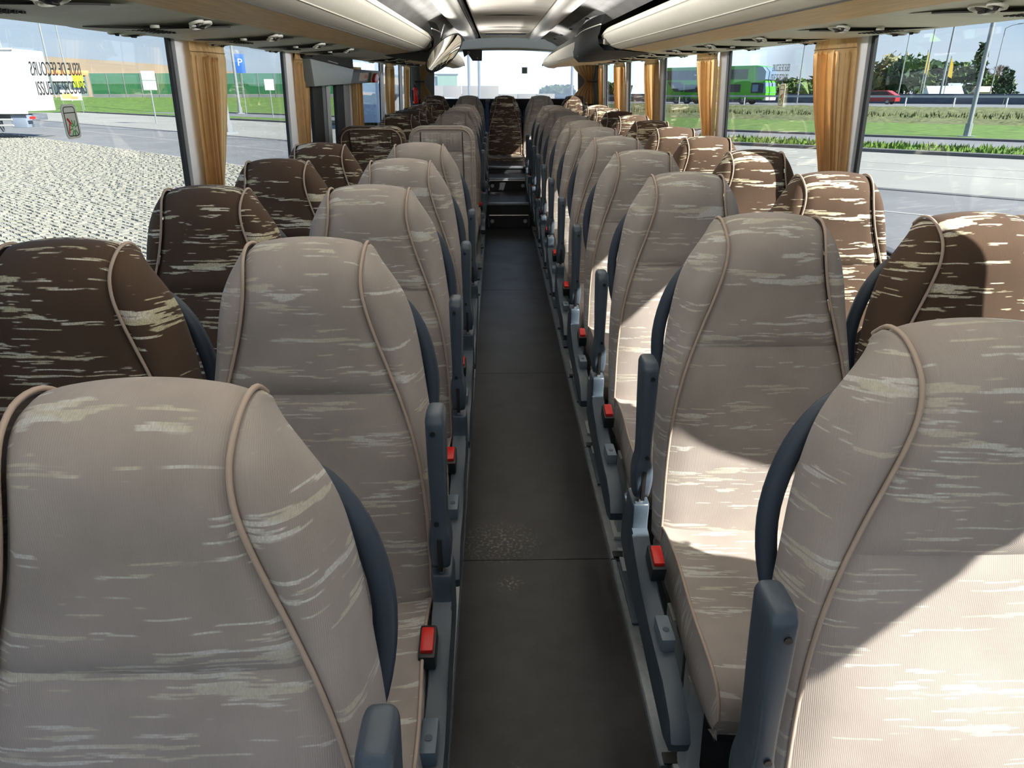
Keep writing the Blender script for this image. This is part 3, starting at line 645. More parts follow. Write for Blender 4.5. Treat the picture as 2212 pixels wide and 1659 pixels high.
# =================================================================== THE COACH SHELL
# ---- floor
VINYL = mat('dark vinyl floor', (.018, .019, .022), .36, noise=.25, nscale=14, bump=.12, bscale=120, spec=.32)
def add_scuffs(m):
    t = m.node_tree; b = t.nodes['Principled BSDF']; src = b.inputs['Base Color'].links[0].from_socket
    tcn = N(t, 'ShaderNodeTexCoord'); L = t.links.new
    def blob(cx, cy, sx, sy):
        mpn = N(t, 'ShaderNodeMapping'); mpn.inputs['Location'].default_value = (-cx / sx, -cy / sy, 0); mpn.inputs['Scale'].default_value = (1 / sx, 1 / sy, 0); L(tcn.outputs['Object'], mpn.inputs[0])
        g = N(t, 'ShaderNodeTexGradient', gradient_type='SPHERICAL'); L(mpn.outputs[0], g.inputs[0]); return g.outputs['Fac']
    tot = None
    for bl in ((.035, 1.02, .06, .14), (.045, .95, .05, .05), (.03, 1.78, .05, .05), (.0, 2.0, .16, .14)):
        f = blob(*bl)
        if tot is None: tot = f
        else:
            a = N(t, 'ShaderNodeMath', operation='MAXIMUM'); L(tot, a.inputs[0]); L(f, a.inputs[1]); tot = a.outputs[0]
    nn = N(t, 'ShaderNodeTexNoise'); nn.inputs['Scale'].default_value = 90; nn.inputs['Detail'].default_value = 4; L(tcn.outputs['Object'], nn.inputs['Vector'])
    rr = N(t, 'ShaderNodeMapRange'); rr.inputs['From Min'].default_value = .52; rr.inputs['From Max'].default_value = .62; L(nn.outputs[0], rr.inputs['Value'])
    mu = N(t, 'ShaderNodeMath', operation='MULTIPLY'); L(tot, mu.inputs[0]); L(rr.outputs[0], mu.inputs[1])
    mm = N(t, 'ShaderNodeMath', operation='MULTIPLY'); L(mu.outputs[0], mm.inputs[0]); mm.inputs[1].default_value = .55
    mx_ = N(t, 'ShaderNodeMix', data_type='RGBA'); L(mm.outputs[0], mx_.inputs['Factor']); L(src, mx_.inputs['A']); mx_.inputs['B'].default_value = (.30, .29, .25, 1)
    L(mx_.outputs['Result'], b.inputs['Base Color'])
    rg = N(t, 'ShaderNodeMapRange'); rg.inputs['To Min'].default_value = .26; rg.inputs['To Max'].default_value = .46
    n3 = N(t, 'ShaderNodeTexNoise'); n3.inputs['Scale'].default_value = 4; L(tcn.outputs['Object'], n3.inputs['Vector']); L(n3.outputs[0], rg.inputs['Value']); L(rg.outputs[0], b.inputs['Roughness'])
add_scuffs(VINYL)
fl = span('floor', (-1.2, -1.65, -.06), (1.5, 10.6, -.012), WALLG); tag(fl, kind='structure')
for y0, y1 in ((-1.6, 1.9), (1.9, 3.5), (3.5, 5.12), (5.12, 7.5)):
    span('floor_sheet', (-.125, y0 + .0015, -.012), (.365, y1 - .0015, 0), VINYL, fl)
DARKC = mat('dark side carpet', (.035, .037, .042), .95, bump=.5, bscale=300, noise=.2)
for nm, x0, x1 in (('floor_left', -1.2, -.135), ('floor_right', .375, 1.48)):
    tag(span(nm, (x0, -1.65, -.012), (x1, 10.5, .004), DARKC), kind='structure')
# aluminium channel rails along the aisle, in sections
k_ = 1
for s_, x0 in ((-1, -.122), (1, .362)):
    tr = empty('trim_%d' % k_); tr['kind'] = 'structure'; k_ += 1
    y = -.4
    while y < 7.4:
        y1 = min(y + .755, 7.45)
        bm = bmesh.new()
        poly = [(0, 0), (0, .022), (.004, .026), (.016, .026), (.016, .018), (.052, .018), (.052, .026), (.062, .026), (.064, .0)]
        poly = [(x0 + s_ * a, b) for a, b in poly]
        add_prism(bm, poly, y + .004, y1 - .004, 'y'); bm_obj('rail_section', bm, RAIL, tr)
        box('rail_cover', (x0 + s_ * .034, y + .60, .024), (.034, .28, .008), NAVY, tr, .002)
        box('rail_clip', (x0 + s_ * .034, y + .02, .028), (.05, .03, .008), BLACK, tr, .002)
        for q in (.16, .38): tube('screw', [(x0 + s_ * .034, y + q, .018), (x0 + s_ * .034, y + q, .021)], .006, STEEL, tr, 8)
        y = y1
# ---- rear steps
for i, (y0, y1, z, nm) in enumerate(((7.5, 8.3, .255, 'step'), (8.3, 8.85, .40, 'step'), (8.85, 10.5, .47, 'step'))):
    o = empty(nm, ['lower step of dark vinyl at the end of the aisle', 'middle step of dark vinyl at the end of the aisle', 'top platform step under the middle rear seat'][i], 'step', (XC, y0, 0))
    span('riser', (-.28, .0, 0), (.28, .02, z - .008), mat('dark riser', (.02, .022, .025), .5) if i == 0 else bpy.data.materials['dark riser'], o)
    span('tread', (-.28, .02, z - .04), (.28, y1 - y0, z), VINYL, o); span('tread_edge', (-.28, -.012, z - .022), (.28, .03, z + .004), RAIL, o, .003)
    span('step_body', (-.28, .03, 0), (.28, y1 - y0, z - .04), BLACK, o)
    if i < 2:
        zz = .135 if i == 0 else .13; b0 = .0 if i == 0 else .255
        bm = bmesh.new(); add_tube(bm, [(-.215, -.008, b0 + .0 + .01), (-.215, -.008, b0 + zz - .02), (-.205, -.008, b0 + zz - .006), (.205, -.008, b0 + zz - .006), (.215, -.008, b0 + zz - .02), (.215, -.008, b0 + .01)], .007, 6); bm_obj('hatch_frame', bm, STEEL, o)
        for s_ in (-1, 1):
            bm = bmesh.new(); add_tube(bm, [(s_ * .175, -.012, b0 + zz * .5), (s_ * .175, .0, b0 + zz * .5)], .02, 16); add_tube(bm, [(s_ * .175, -.018, b0 + zz * .5), (s_ * .175, -.01, b0 + zz * .5)], .009, 10); bm_obj('latch', bm, STEEL, o)

# ---- side walls: lower lining, pillars, gaskets, glass
SILL = H(-.62); TOPL = H(.128); TOPR = H(.148)
def wall_quad(W, s_, y0, y1, z0, z1, off, th, m, name, parent=None, bev=0):
    """a slab following the leaning side wall; off = inward offset of its inner face"""
    vs = []
    for y in (y0, y1):
        for z in (z0, z1):
            xi = W(z) - s_ * off
            vs += [(xi, y, z), (xi + s_ * th, y, z)]
    o = mesh_obj(name, vs, [(0, 2, 6, 4), (1, 5, 7, 3), (0, 1, 3, 2), (4, 6, 7, 5), (2, 3, 7, 6), (0, 4, 5, 1)], m, parent)
    return o
for s_, W, nm in ((-1, WL, 'wall_left'), (1, WR, 'wall_right')):
    tag(wall_quad(W, s_, -1.65, 10.5, -.01, SILL, -.002, .05, WALLG, nm), kind='structure')
    o = wall_quad(W, s_, -1.65, 10.5, SILL - .03, SILL + .012, .02, .09, mat('sill plastic', (.09, .10, .11), .5) if s_ < 0 else bpy.data.materials['sill plastic'], 'baseboard_left' if s_ < 0 else 'baseboard_right'); tag(o, kind='structure')
    tag(wall_quad(W, s_, -1.35, 10.5, TOPL + .03 if s_ < 0 else TOPR + .03, H(.62), -.01, .05, CHAR, 'wall_upper_left' if s_ < 0 else 'wall_upper_right'), kind='structure')
win_n = 0; tn = 3
def window(s_, W, y0, y1, top):
    global win_n; win_n += 1
    o = empty('window_%d' % win_n); o['kind'] = 'structure'
    p = wall_quad(W, s_, y0, y1, SILL, top + .04, -.013, .004, GLASS, 'pane', o)
    for a, b, z0, z1 in ((y0, y0 + .045, SILL, top + .03), (y1 - .03, y1, SILL, top + .03), (y0, y1, top - .004, top + .03), (y0, y1, SILL, SILL + .02)):
        wall_quad(W, s_, a, b, z0, z1, -.001, .012, RUBBER, 'gasket', o)
    return o
def pillar(s_, W, y0, y1, top, m=None):
    global tn
    o = wall_quad(W, s_, y0, y1, SILL, top + .03, .012, .023, m or PILLAR, 'trim_%d' % tn); tn += 1; return tag(o, kind='structure')
RP = [-1.3, -.58, 1.11, 2.89, 4.66, 6.43, 8.14, 9.85]
for i, y in enumerate(RP):
    pillar(1, WR, y + .03, y + .18, TOPR)
    if i < len(RP) - 1: window(1, WR, y + .16, RP[i + 1] + .035, TOPR)
window(1, WR, 9.85 + .16, 10.45, TOPR)
LP = [-1.3, -.3, 1.05, 2.75]
for i, y in enumerate(LP):
    pillar(-1, WL, y + .03, y + .17, TOPL)
    window(-1, WL, y + .15, (LP + [4.18])[i + 1] + .035, TOPL)
pillar(-1, WL, 4.20, 4.36, TOPL)
# middle door seen from inside: dark frame posts with two panes
dr = empty('door_1'); dr['kind'] = 'structure'
for a, b, m in ((4.36, 4.50, CHAR), (4.75, 5.02, CHAR), (5.02, 5.13, ALU), (5.13, 5.17, CHAR), (5.45, 5.72, CHAR), (5.72, 5.95, ALU)):
    wall_quad(WL, -1, a, b, .05, TOPL + .02, .012, .022, m if m is CHAR else mat('door post grey', (.28, .31, .33), .45) if 'door post grey' not in bpy.data.materials else bpy.data.materials['door post grey'], 'door_post', dr)
for a, b in ((4.50, 4.75), (5.17, 5.45)):
    wall_quad(WL, -1, a, b, H(-.8), H(-.06), -.008, .004, GLASS, 'door_pane', dr); wall_quad(WL, -1, a, b, H(-.06), TOPL, .0, .02, CHAR, 'door_header', dr); wall_quad(WL, -1, a, b, .05, H(-.8), .0, .02, CHAR, 'door_panel', dr)
bm = bmesh.new()
for q in range(3): add_tube(bm, [(WL(H(-.1)) + .035, 5.04 + q * .035, H(-.06)), (WL(H(-.7)) + .035, 5.04 + q * .035, H(-.7))], .008, 6)
bm_obj('seal_rib', bm, ALU, dr)
for a, b in ((5.95, 7.62), (7.62, 9.15), (9.15, 10.35)):
    window(-1, WL, a + .15, b + .03, TOPL); pillar(-1, WL, a + .0, a + .16, TOPL)
# rear corner linings
CORN = mat('grey corner lining', (.20, .21, .22), .75, noise=.1)
for s_, W in ((-1, WL), (1, WR)):
    rows = []
    for i in range(9):
        a = i / 8 * math.pi / 2; rr = .28
        rows.append([(W(z) - s_ * .02 - s_ * rr * (1 - math.cos(a)), 10.27 + rr * math.sin(a), z) for z in (.4, H(-.4), H(.15))])
    o = gridmesh('trim_%d' % tn, rows, CORN); tn += 1; tag(o, kind='structure')
# rear wall and window
YB = 10.56
rw = empty('wall_back'); rw['kind'] = 'structure'
span('lower_panel', (-1.2, YB - .02, 0), (1.5, YB + .04, H(-.40)), mat('blue grey rear lining', (.06, .075, .11), .8, noise=.1), rw)
span('window_shelf', (-1.15, YB - .10, H(-.42)), (1.42, YB + .02, H(-.285)), CHAR, rw, .01)
for a, b in ((-1.2, -.93), (1.2, 1.5)): span('side_panel', (a, YB, H(-.4)), (b, YB + .04, H(.6)), CORN, rw)
span('header', (-1.2, YB, H(.325)), (1.5, YB + .04, H(.7)), mat('grey header lining', (.22, .22, .20), .7), rw)
win_n += 1; wo = empty('window_%d' % win_n); wo['kind'] = 'structure'
span('pane', (-.95, YB + .02, H(-.3)), (1.22, YB + .026, H(.34)), GLASSR, wo)
bm = bmesh.new()
def rrect(x0, x1, z0, z1, r, n=6):
    pts = []
    for cx_, cz_, a0 in ((x1 - r, z1 - r, 0), (x0 + r, z1 - r, 90), (x0 + r, z0 + r, 180), (x1 - r, z0 + r, 270)):
        for k in range(n + 1):
            a = math.radians(a0 + 90 * k / n); pts.append((cx_ + r * math.cos(a), cz_ + r * math.sin(a)))
    return pts
inner = rrect(-.92, 1.19, H(-.285), H(.325), .13); outer = rrect(-.99, 1.26, H(-.33), H(.37), .02)
v0 = [bm.verts.new((x, YB - .004, z)) for x, z in inner]; v1 = [bm.verts.new((x, YB - .004, z)) for x, z in outer]; v2 = [bm.verts.new((x, YB + .03, z)) for x, z in inner]
for i in range(len(v0)):
    j = (i + 1) % len(v0); bm.faces.new((v0[i], v0[j], v1[j], v1[i])); bm.faces.new((v0[i], v2[i], v2[j], v0[j]))
bm_obj('gasket', bm, RUBBER, wo)
tag(span('wall_front', (-1.2, -1.66, 0), (1.5, -1.6, .75), CHAR), kind='structure')

# ---- ceiling
ce = empty('ceiling'); ce['kind'] = 'structure'
YC0, YC1 = -1.3, 10.1
def extrude(name, prof, y0, y1, m, parent, ny=2, ang=30, warp=None, close=False, caps=False):
    rows = []
    for i in range(ny):
        t_ = i / (ny - 1); y = y0 + (y1 - y0) * t_
        rows.append([(warp(p, y) if warp else (p[0], y, p[1])) for p in prof])
    return gridmesh(name, rows, m, parent, close=close, smooth=True, ang=ang, caps=caps)
arc = [(XC + (-.31 + .62 * k / 16), H(.458 - .012 * ((k - 8) / 8) ** 2)) for k in range(17)]
extrude('centre_panel', arc, YC0, 10.02, FELTC, ce, 6)
# rows of panel joints across the centre panel
for y in (6.4, 7.9): span('panel_joint', (XC - .29, y, H(.452)), (XC + .29, y + .006, H(.460)), CHAR, ce)
extrude('felt_left', [(-.22, H(.452)), (-.30, H(.448)), (-.40, H(.425)), (-.50, H(.375)), (-.56, H(.325))], YC0, YC1, FELT, ce, 20)
extrude('felt_right', [(.44, H(.452)), (.52, H(.452)), (.62, H(.435)), (.72, H(.40)), (.80, H(.355))], YC0, YC1, FELT, ce, 20)
extrude('dark_channel_left', [(-.555, H(.33)), (-.60, H(.36)), (-.75, H(.38)), (-1.2, H(.38))], YC0, 10.5, CHAR, ce)
extrude('dark_channel_right', [(.795, H(.36)), (.85, H(.39)), (1.0, H(.40)), (1.5, H(.40))], YC0, 10.5, CHAR, ce)
span('roof', (-1.25, -1.35, H(.60)), (1.55, 10.7, H(.64)), CHAR, ce)
for k, (px_, pz_) in enumerate(((.655, .418), (.66, .418))): pass
# small dark clips on the right felt
for y in (6.0, 7.3, 8.3, 9.2):
    for q in (0, .05): box('ceiling_clip', (.70, y + q, H(.405)), (.03, .012, .012), BLACK, ce)
# ceiling ducts
for s_, x0 in ((-1, -.325), (1, .475)):
    o = empty('ceiling_duct', 'pale rounded ceiling duct %s of the centre panel' % ('left' if s_ < 0 else 'right'), 'duct')
    sec = [(x0 + .072 * math.cos(a), H(.432) - .036 * math.sin(a)) for a in [math.pi * k / 14 for k in range(15)]]
    sec += [(x0 - .078, H(.455)), (x0 + .078, H(.455))]
    rows = []
    for y, f in [(YC0, 1), (9.55, 1), (9.75, .97), (9.9, .85), (9.98, .6), (10.0, .3)]:
        rows.append([(x0 + (p[0] - x0) * (f * .5 + .5), y, H(.45) + (p[1] - H(.45)) * f) for p in sec])
    gridmesh('duct_body', rows, TUBE, o, close=True, ang=40, caps=True)
    extrude('side_gap', [(x0 + s_ * -.085, H(.447)), (x0 + s_ * -.105, H(.47))], YC0, 9.9, BLACK, o)
# rear ceiling end: hatch and header
o = empty('roof_hatch', 'beige roof hatch with a black slot and handle at the rear of the ceiling', 'hatch', (XC - .01, 9.3, H(.452)))
box('hatch_frame', (0, 0, 0), (.56, 1.1, .016), FELTC, o, .008); box('slot', (0, -.35, -.010), (.46, .20, .012), BLACK, o, .005); box('handle', (0, -.40, -.02), (.13, .03, .016), STEEL, o, .006)
rows = []
for i in range(7):
    t_ = i / 6; rows.append([(x, 9.95 + .62 * t_, H(.45 - .125 * t_ ** 1.6 - .04 * abs((x - XC) / .8) ** 2)) for x in [XC + q * .1 for q in range(-9, 10)]])
gridmesh('rear_header', rows, TUBE, ce); 
rows = [[(XC + q * .1, 10.50, H(.355 - .02 * abs(q / 9) ** 2) + dz) for q in range(-9, 10)] for dz in (0, -.03)]
gridmesh('header_lip', rows, mat('pale header lip', (.45, .45, .40), .5), ce)

# ---- luggage racks
RKL = [(-.80, .150), (-.70, .160), (-.62, .170), (-.575, .176), (-.535, .192), (-.508, .215), (-.490, .242), (-.484, .262), (-.492, .282), (-.505, .296)]
RKR = [(1.03, .153), (.94, .163), (.86, .172), (.815, .178), (.775, .194), (.748, .217), (.730, .244), (.724, .264), (.732, .284), (.745, .298)]
def rack(s_, prof, yend, label):
    o = empty('luggage_rack', label, 'luggage rack')
    def sec(y):
        f = max(0.0, (y - (yend - .55)) / .55); f = min(f, 1.0)
        ee = 1 - math.sqrt(max(0, 1 - f * f)); res = []
        for i, (x, z) in enumerate(prof):
            k = i / (len(prof) - 1)
            zz = z + (.225 - z) * ee * .25
            res.append((x + s_ * ee * .05, y + (0 if i > 3 else (3 - i) * .28 * f), H(zz)))
        return res
    ys = [-1.3, 0, 2, 4, yend - .8] + [yend - .55 + .55 * k / 8 for k in range(9)]
    rows = [sec(y) for y in ys]
    gridmesh('wood_base', [r[:3] for r in rows], WOOD, o, ang=30)
    gridmesh('flap', [r[2:] for r in rows], RACK, o, ang=40)
    # seams of the flap
    tube('lower_bead', [Vector(r[2]) for r in rows], .004, mat('flap seam grey', (.10, .10, .09), .6) if 'flap seam grey' not in bpy.data.materials else bpy.data.materials['flap seam grey'], o, 6)  # dark grey bead where the wood meets the flap
    tube('upper_bead', [Vector(r[7]) for r in rows], .003, RACK, o, 6)
    tube('mid_bead', [Vector(r[4]) for r in rows], .0022, RACK, o, 6)
    # end plate
    e = rows[-1]; bm = bmesh.new(); vs_ = [bm.verts.new(p) for p in e] + [bm.verts.new((e[-1][0] + s_ * .25, yend + .1, H(.34))), bm.verts.new((e[0][0], yend + .3, H(.34)))]
    bm.faces.new(vs_); bm_obj('end_plate', bm, RACK, o)
    # latch at the end
    c = prof[5]; box('latch', (c[0] + s_ * .002, yend - .30, H(c[1])), (.022, .07, .04), mat('latch grey', (.12, .12, .11), .5) if 'latch grey' not in bpy.data.materials else bpy.data.materials['latch grey'], o, .004)
    box('latch_tab', (c[0] - s_ * .008, yend - .285, H(c[1])), (.012, .03, .03), RACK, o, .003)
    # inner dark floor of the rack behind the lip
    gridmesh('rack_back', [[r[-1], (r[-1][0] + s_ * .30, r[-1][1], H(.18))] for r in rows], CHAR, o)
    return o
rack(-1, RKL, 6.25, 'grey luggage rack with light wood underside above the left seats')
rack(1, RKR, 5.60, 'grey luggage rack with light wood underside above the right seats')
def rear_rack(s_, A, B, y0, y1, label):
    o = empty('rear_rack', label, 'luggage rack')
    rows = []; caprows = []
    for i in range(12):
        t_ = i / 11; y = y0 + (y1 - y0) * t_; f = t_ ** 1.3
        xi = A[0] + (B[0] - A[0]) * math.sin(f * math.pi / 2); zt = A[1] + (B[1] - A[1]) * f; zb = A[2] + (B[2] - A[2]) * f
        tip = max(0, (t_ - .82) / .18); sh = s_ * .10 * tip * tip; zt -= .02 * tip; zb += .012 * tip
        outx = A[0] + s_ * .36
        rows.append([(outx, y, H(.12)), (xi + s_ * .20, y, H(zb + .012)), (xi + s_ * .06 + sh, y, H(zb)), (xi + s_ * .015 + sh, y, H(zb + .015)), (xi + sh, y, H((zb + zt) / 2)), (xi + s_ * .02 + sh, y, H(zt))])
        caprows.append([(xi + s_ * .02 + sh, y, H(zt)), (xi + s_ * .06 + sh, y, H(zt + .07 * (1 - t_ * .6))), (xi + s_ * .18, y, H(.345 - .12 * t_)), (outx, y, H(.35))])
    gridmesh('wood_base', [r[:3] for r in rows], WOOD, o, ang=30); gridmesh('flap', [r[2:] for r in rows], RACK, o, ang=50)
    gridmesh('dark_top', caprows, CHAR, o, ang=50)
    bm = bmesh.new(); e = rows[-1] + caprows[-1][1:]; bm.faces.new([bm.verts.new(p) for p in e]); bm_obj('end_plate', bm, RACK, o)
    box('latch', (rows[10][4][0] - s_ * .003, rows[10][4][1], rows[10][4][2]), (.014, .05, .018), BLACK, o, .003)
    # swooping dark bridge that joins the two racks
    return o
rear_rack(-1, (-.46, .285, .155), (-.33, .135, .070), 6.9, 8.7, 'short rear luggage rack on the left, tapering to a rounded nose')
rear_rack(1, (.69, .285, .155), (.49, .135, .070), 6.9, 8.7, 'short rear luggage rack on the right, tapering to a rounded nose')
def bridge(s_, prof, yend, ax, label):
    o = empty('rack_bridge', label, 'trim panel'); rows = []
    for i in range(14):
        t_ = i / 13; y = yend - .75 + t_ * (6.95 - yend + .75)
        bulge = math.sin(min(1, t_ * 1.25) * math.pi / 2)
        xi = prof[6][0] + s_ * .015 + (ax - prof[6][0] - s_ * .015) * bulge
        xi -= s_ * .035 * math.sin(math.pi * min(1, t_ * 1.1))
        zb = .19 + (.105 - .19) * bulge
        xo = prof[0][0] + s_ * .04
        rows.append([(xo, y, H(.150 - .01 * bulge)), (xi + s_ * .16, y, H(zb + .012)), (xi + s_ * .05, y, H(zb + .01)), (xi + s_ * .008, y, H(zb + .05)), (xi, y, H(zb + .10)), (xi + s_ * .012, y, H(.275)), (xi + s_ * .02, y, H(.325)), (xi + s_ * .05, y, H(.395))])
    gridmesh('bridge_panel', rows[3:], CHAR, o, ang=60)
    r = rows[10][3]; tube('screw', [(r[0] - s_ * .004, r[1], r[2]), (r[0] + s_ * .006, r[1], r[2])], .007, STEEL, o, 10)
    # thin pale edge strip against the felt
    tube('edge_strip', [Vector(q[-2]) + Vector((-s_ * .004, 0, .0)) for q in rows[3:]], .004, RACK, o, 6)
    return o
bridge(-1, RKL, 6.25, -.46, 'dark swooping trim that joins the two left luggage racks')
bridge(1, RKR, 5.60, .69, 'dark swooping trim that joins the two right luggage racks')

# ---- service panels above the windows
svl = extrude('trim_%d' % tn, [(-1.15, H(.128)), (-1.10, H(.118)), (-1.0, H(.128)), (-.86, H(.145)), (-.79, H(.152))], YC0, 10.4, SERV, None, 2, 20); tn += 1; tag(svl, kind='structure')
svr = extrude('trim_%d' % tn, [(1.425, H(.148)), (1.37, H(.136)), (1.26, H(.140)), (1.12, H(.150)), (1.02, H(.155))], YC0, 10.4, SERV, None, 2, 20); tn += 1; tag(svr, kind='structure')
def service_unit(s_):
    """local: x from wall (0) inward, z down is negative; length .46 in y"""
    o = empty('service_unit')
    def zs(x): return .010 + x * (.085 if s_ < 0 else .035) + .0   # follows the sloping panel
    rows = []
    for i in range(15):
        t_ = i / 14; y = -.23 + .46 * t_; e = math.sin(math.pi * min(1, max(0, t_))) ** .5
        hx = .04 + .27 * (1 - (1 - t_) ** 2.2) if t_ < .75 else .04 + .27 * (1 - (1 - t_) ** 2.2)
        rows.append([(-s_ * x_, y, zs(x_) - .011 * e * (1 - ((x_ - .17) / .18) ** 2 if abs(x_ - .17) < .18 else 0)) for x_ in [hx * k / 8 + .012 for k in range(9)]])
    gridmesh('module_panel', rows, SERVD, o)
    tube('module_seam', [Vector(r[-1]) + Vector((0, 0, -.002)) for r in rows[:12]], .0024, CHAR, o, 6)
    bm = bmesh.new()
    for a in range(13):
        for b in range(5): add_box(bm, (-s_ * (.10 + b * .016 + .003 * (a % 2)), -.085 + a * .013, zs(.13) - .0085), (.009, .004, .006))
    g = bm_obj('speaker_grille', bm, CHAR, o); g['kind'] = 'stuff'
    def nozzle(x, y, r, nm, tilt=.3):
        q = bpy.data.objects.new(nm, None); C.objects.link(q); q.parent = o; q.location = (-s_ * x, y, zs(x) - .009); q.rotation_euler = (0, s_ * tilt, 0)
        rows = [[(rr * math.cos(2 * math.pi * k / 18) * 1.0, rr * 1.35 * math.sin(2 * math.pi * k / 18), zz) for k in range(18)] for rr, zz in ((r * 1.25, .004), (r * 1.22, -.002), (r * 1.05, -.0035), (r * .98, .002), (r * .5, .004))]
        gridmesh('bezel', rows, SERVD, q, close=True, ang=40)
        bm = bmesh.new(); c = bmesh.ops.create_uvsphere(bm, u_segments=14, v_segments=8, radius=r * .78); bmesh.ops.scale(bm, vec=(1, 1.2, .55), verts=c['verts']); bmesh.ops.translate(bm, vec=(0, 0, .004), verts=c['verts']); bm_obj('ball', bm, BLACK, q, smooth=True)
        box('fin', (0, 0, -.004), (r * .3, r * 1.1, .010), CHAR, q, .003)
    nozzle(.285, -.03, .025, 'air_nozzle'); nozzle(.30, -.10, .016, 'air_nozzle')
    nozzle(.055, .04, .026, 'reading_lamp', .1); nozzle(.055, -.06, .018, 'reading_lamp', .1)
    tube('call_button', [(-s_ * .20, -.14, zs(.2) - .014), (-s_ * .20, -.14, zs(.2) - .007)], .012, SERVD, o, 14)
    return o
ORD = ['first', 'second', 'third', 'fourth', 'fifth', 'sixth', 'seventh', 'eighth', 'ninth', 'tenth', 'eleventh', 'twelfth', 'thirteenth']
for s_, x0, z0, y0, pitch, lst, nm in ((-1, -1.13, H(.108), 1.57, .735, 12, 'left'), (1, 1.405, H(.130), 1.83, .75, 12, 'right')):
    proto = service_unit(s_); index_kids(proto)
    n = 0
    for i in range(lst):
        y = y0 + i * pitch
        if s_ < 0 and 4.9 < y < 6.0: continue
        if y > 10.0: break
        o = proto if n == 0 else copy_tree(proto)
        o.location = (x0, y, z0); tag(o, 'grey overhead service unit above the %s windows, %s from the camera' % (nm, ORD[n]), 'service unit', 'service units above the %s windows' % nm); n += 1

# ---- housing above the middle door
o = empty('door_housing', 'wide grey metal housing over the middle door with a white sticker', 'housing')
prism('sloping_cover', [(4.45, H(.093)), (5.77, H(.050)), (5.61, H(-.050)), (4.49, H(-.054))], -1.14, -1.062, mat('slate metal cover', (.26, .30, .31), .4, noise=.04), o, 'x', .006)
prism('top_recess', [(4.40, H(.096)), (5.9, H(.056)), (5.9, H(.125)), (4.40, H(.125))], -1.14, -1.09, CHAR, o, 'x')
prism('end_box', [(5.78, H(.050)), (7.25, H(.045)), (6.92, H(-.050)), (5.61, H(-.050))], -1.14, -1.070, mat('dark brown metal', (.045, .042, .04), .45), o, 'x', .004)
prism('sticker', [(6.05, H(.025)), (6.45, H(.027)), (6.36, H(-.031)), (5.96, H(-.033))], -1.0705, -1.0685, mat('cream sticker', (.62, .52, .45), .6), o, 'x')
prism('sticker_print', [(6.27, H(.013)), (6.40, H(.013)), (6.36, H(-.013)), (6.23, H(-.013))], -1.0685, -1.068, mat('pale red print', (.6, .18, .15), .6), o, 'x')
prism('hammer_mount', [(6.54, H(.031)), (6.76, H(.031)), (6.67, H(-.047)), (6.45, H(-.047))], -1.072, -1.056, mat('taupe plate', (.30, .27, .22), .6), o, 'x', .002)
tube('gas_strut', [(-1.085, 5.0, H(.092)), (-1.085, 5.3, H(.080))], .006, STEEL, o, 8)
tag(prism('emergency_hammer', [(6.62, H(.020)), (6.72, H(.024)), (6.78, H(-.011)), (6.65, H(-.049)), (6.54, H(-.049)), (6.52, H(-.022))], -1.056, -1.032, RED, None, 'x', .005), 'red emergency hammer clipped to the housing over the middle door', 'hammer')
# fire extinguisher
o = empty('fire_extinguisher', 'small red fire extinguisher on the rear left pillar', 'extinguisher', (-1.065, 10.02, H(-.33)))
bm = bmesh.new(); add_tube(bm, [(0, 0, 0), (0, 0, .01), (0, 0, .17), (0, 0, .19), (0, 0, .20)], [.03, .037, .037, .028, .014], 16); bm_obj('cylinder', bm, RED, o, ang=50)
box('valve', (0, 0, .215), (.035, .03, .03), BLACK, o, .004); tube('hose', [(.02, -.01, .215), (.045, -.01, .16), (.04, -.015, .08)], .006, BLACK, o, 6); box('bracket', (-.035, .0, .1), (.02, .06, .14), CHAR, o)
# round mirror on a stalk
mo = empty('mirror', 'tilted oval interior mirror on a black stalk by the left luggage rack', 'mirror', (-.375, 5.6, H(.155)))
Mx = Matrix.Rotation(math.radians(47), 4, 'Y') @ Matrix.Rotation(math.radians(-12), 4, 'X')
rows = []; ax_, az_ = .072, .172
for rr, yy in ((1.0, .012), (1.03, .0), (1.0, -.010), (.93, -.012)):
    rows.append([Mx @ Vector((ax_ * rr * math.cos(2 * math.pi * k / 36), yy, az_ * rr * math.sin(2 * math.pi * k / 36))) for k in range(36)])
gridmesh('mirror_rim', rows, BLACK, mo, close=True, ang=60)
rows = [[Mx @ Vector((ax_ * rr * math.cos(2 * math.pi * k / 36), -.0105 - .016 * (1 - rr * rr), az_ * rr * math.sin(2 * math.pi * k / 36))) for k in range(36)] for rr in (.93, .75, .5, .25, .02)]
gridmesh('mirror_glass', rows, CHROME, mo, close=True, caps=False)
rows = [[Mx @ Vector((ax_ * rr * math.cos(2 * math.pi * k / 36), .012 + .02 * (1 - rr * rr), az_ * rr * math.sin(2 * math.pi * k / 36))) for k in range(36)] for rr in (1, .8, .4, .02)]
gridmesh('mirror_back', rows, BLACK, mo, close=True)
tube('stalk', [(.01, .03, .0), (-.02, .03, .09), (.012, .03, .185)], .009, BLACK, mo, 8)
# black box under the rear header
o = empty('camera_box', 'black box with a pale ring hanging below the rear header', 'device', (-.29, 9.5, H(.235)))
prism('casing', [(-.12, .065), (.12, .065), (.115, -.06), (.0, -.06), (-.05, .02), (-.10, -.02)], -.03, .03, BLACK, o, 'y', .004)
bm = bmesh.new(); add_tube(bm, [(-.045 + .012 * math.cos(a), -.035, .03 + .012 * math.sin(a)) for a in [2 * math.pi * k / 12 for k in range(13)]], .0025, 5); bm_obj('ring', bm, ALU, o)
bm = bmesh.new(); add_box(bm, (.06, -.034, -.03), (.008, .006, .014)); bm_obj('tab', bm, WHITE, o)

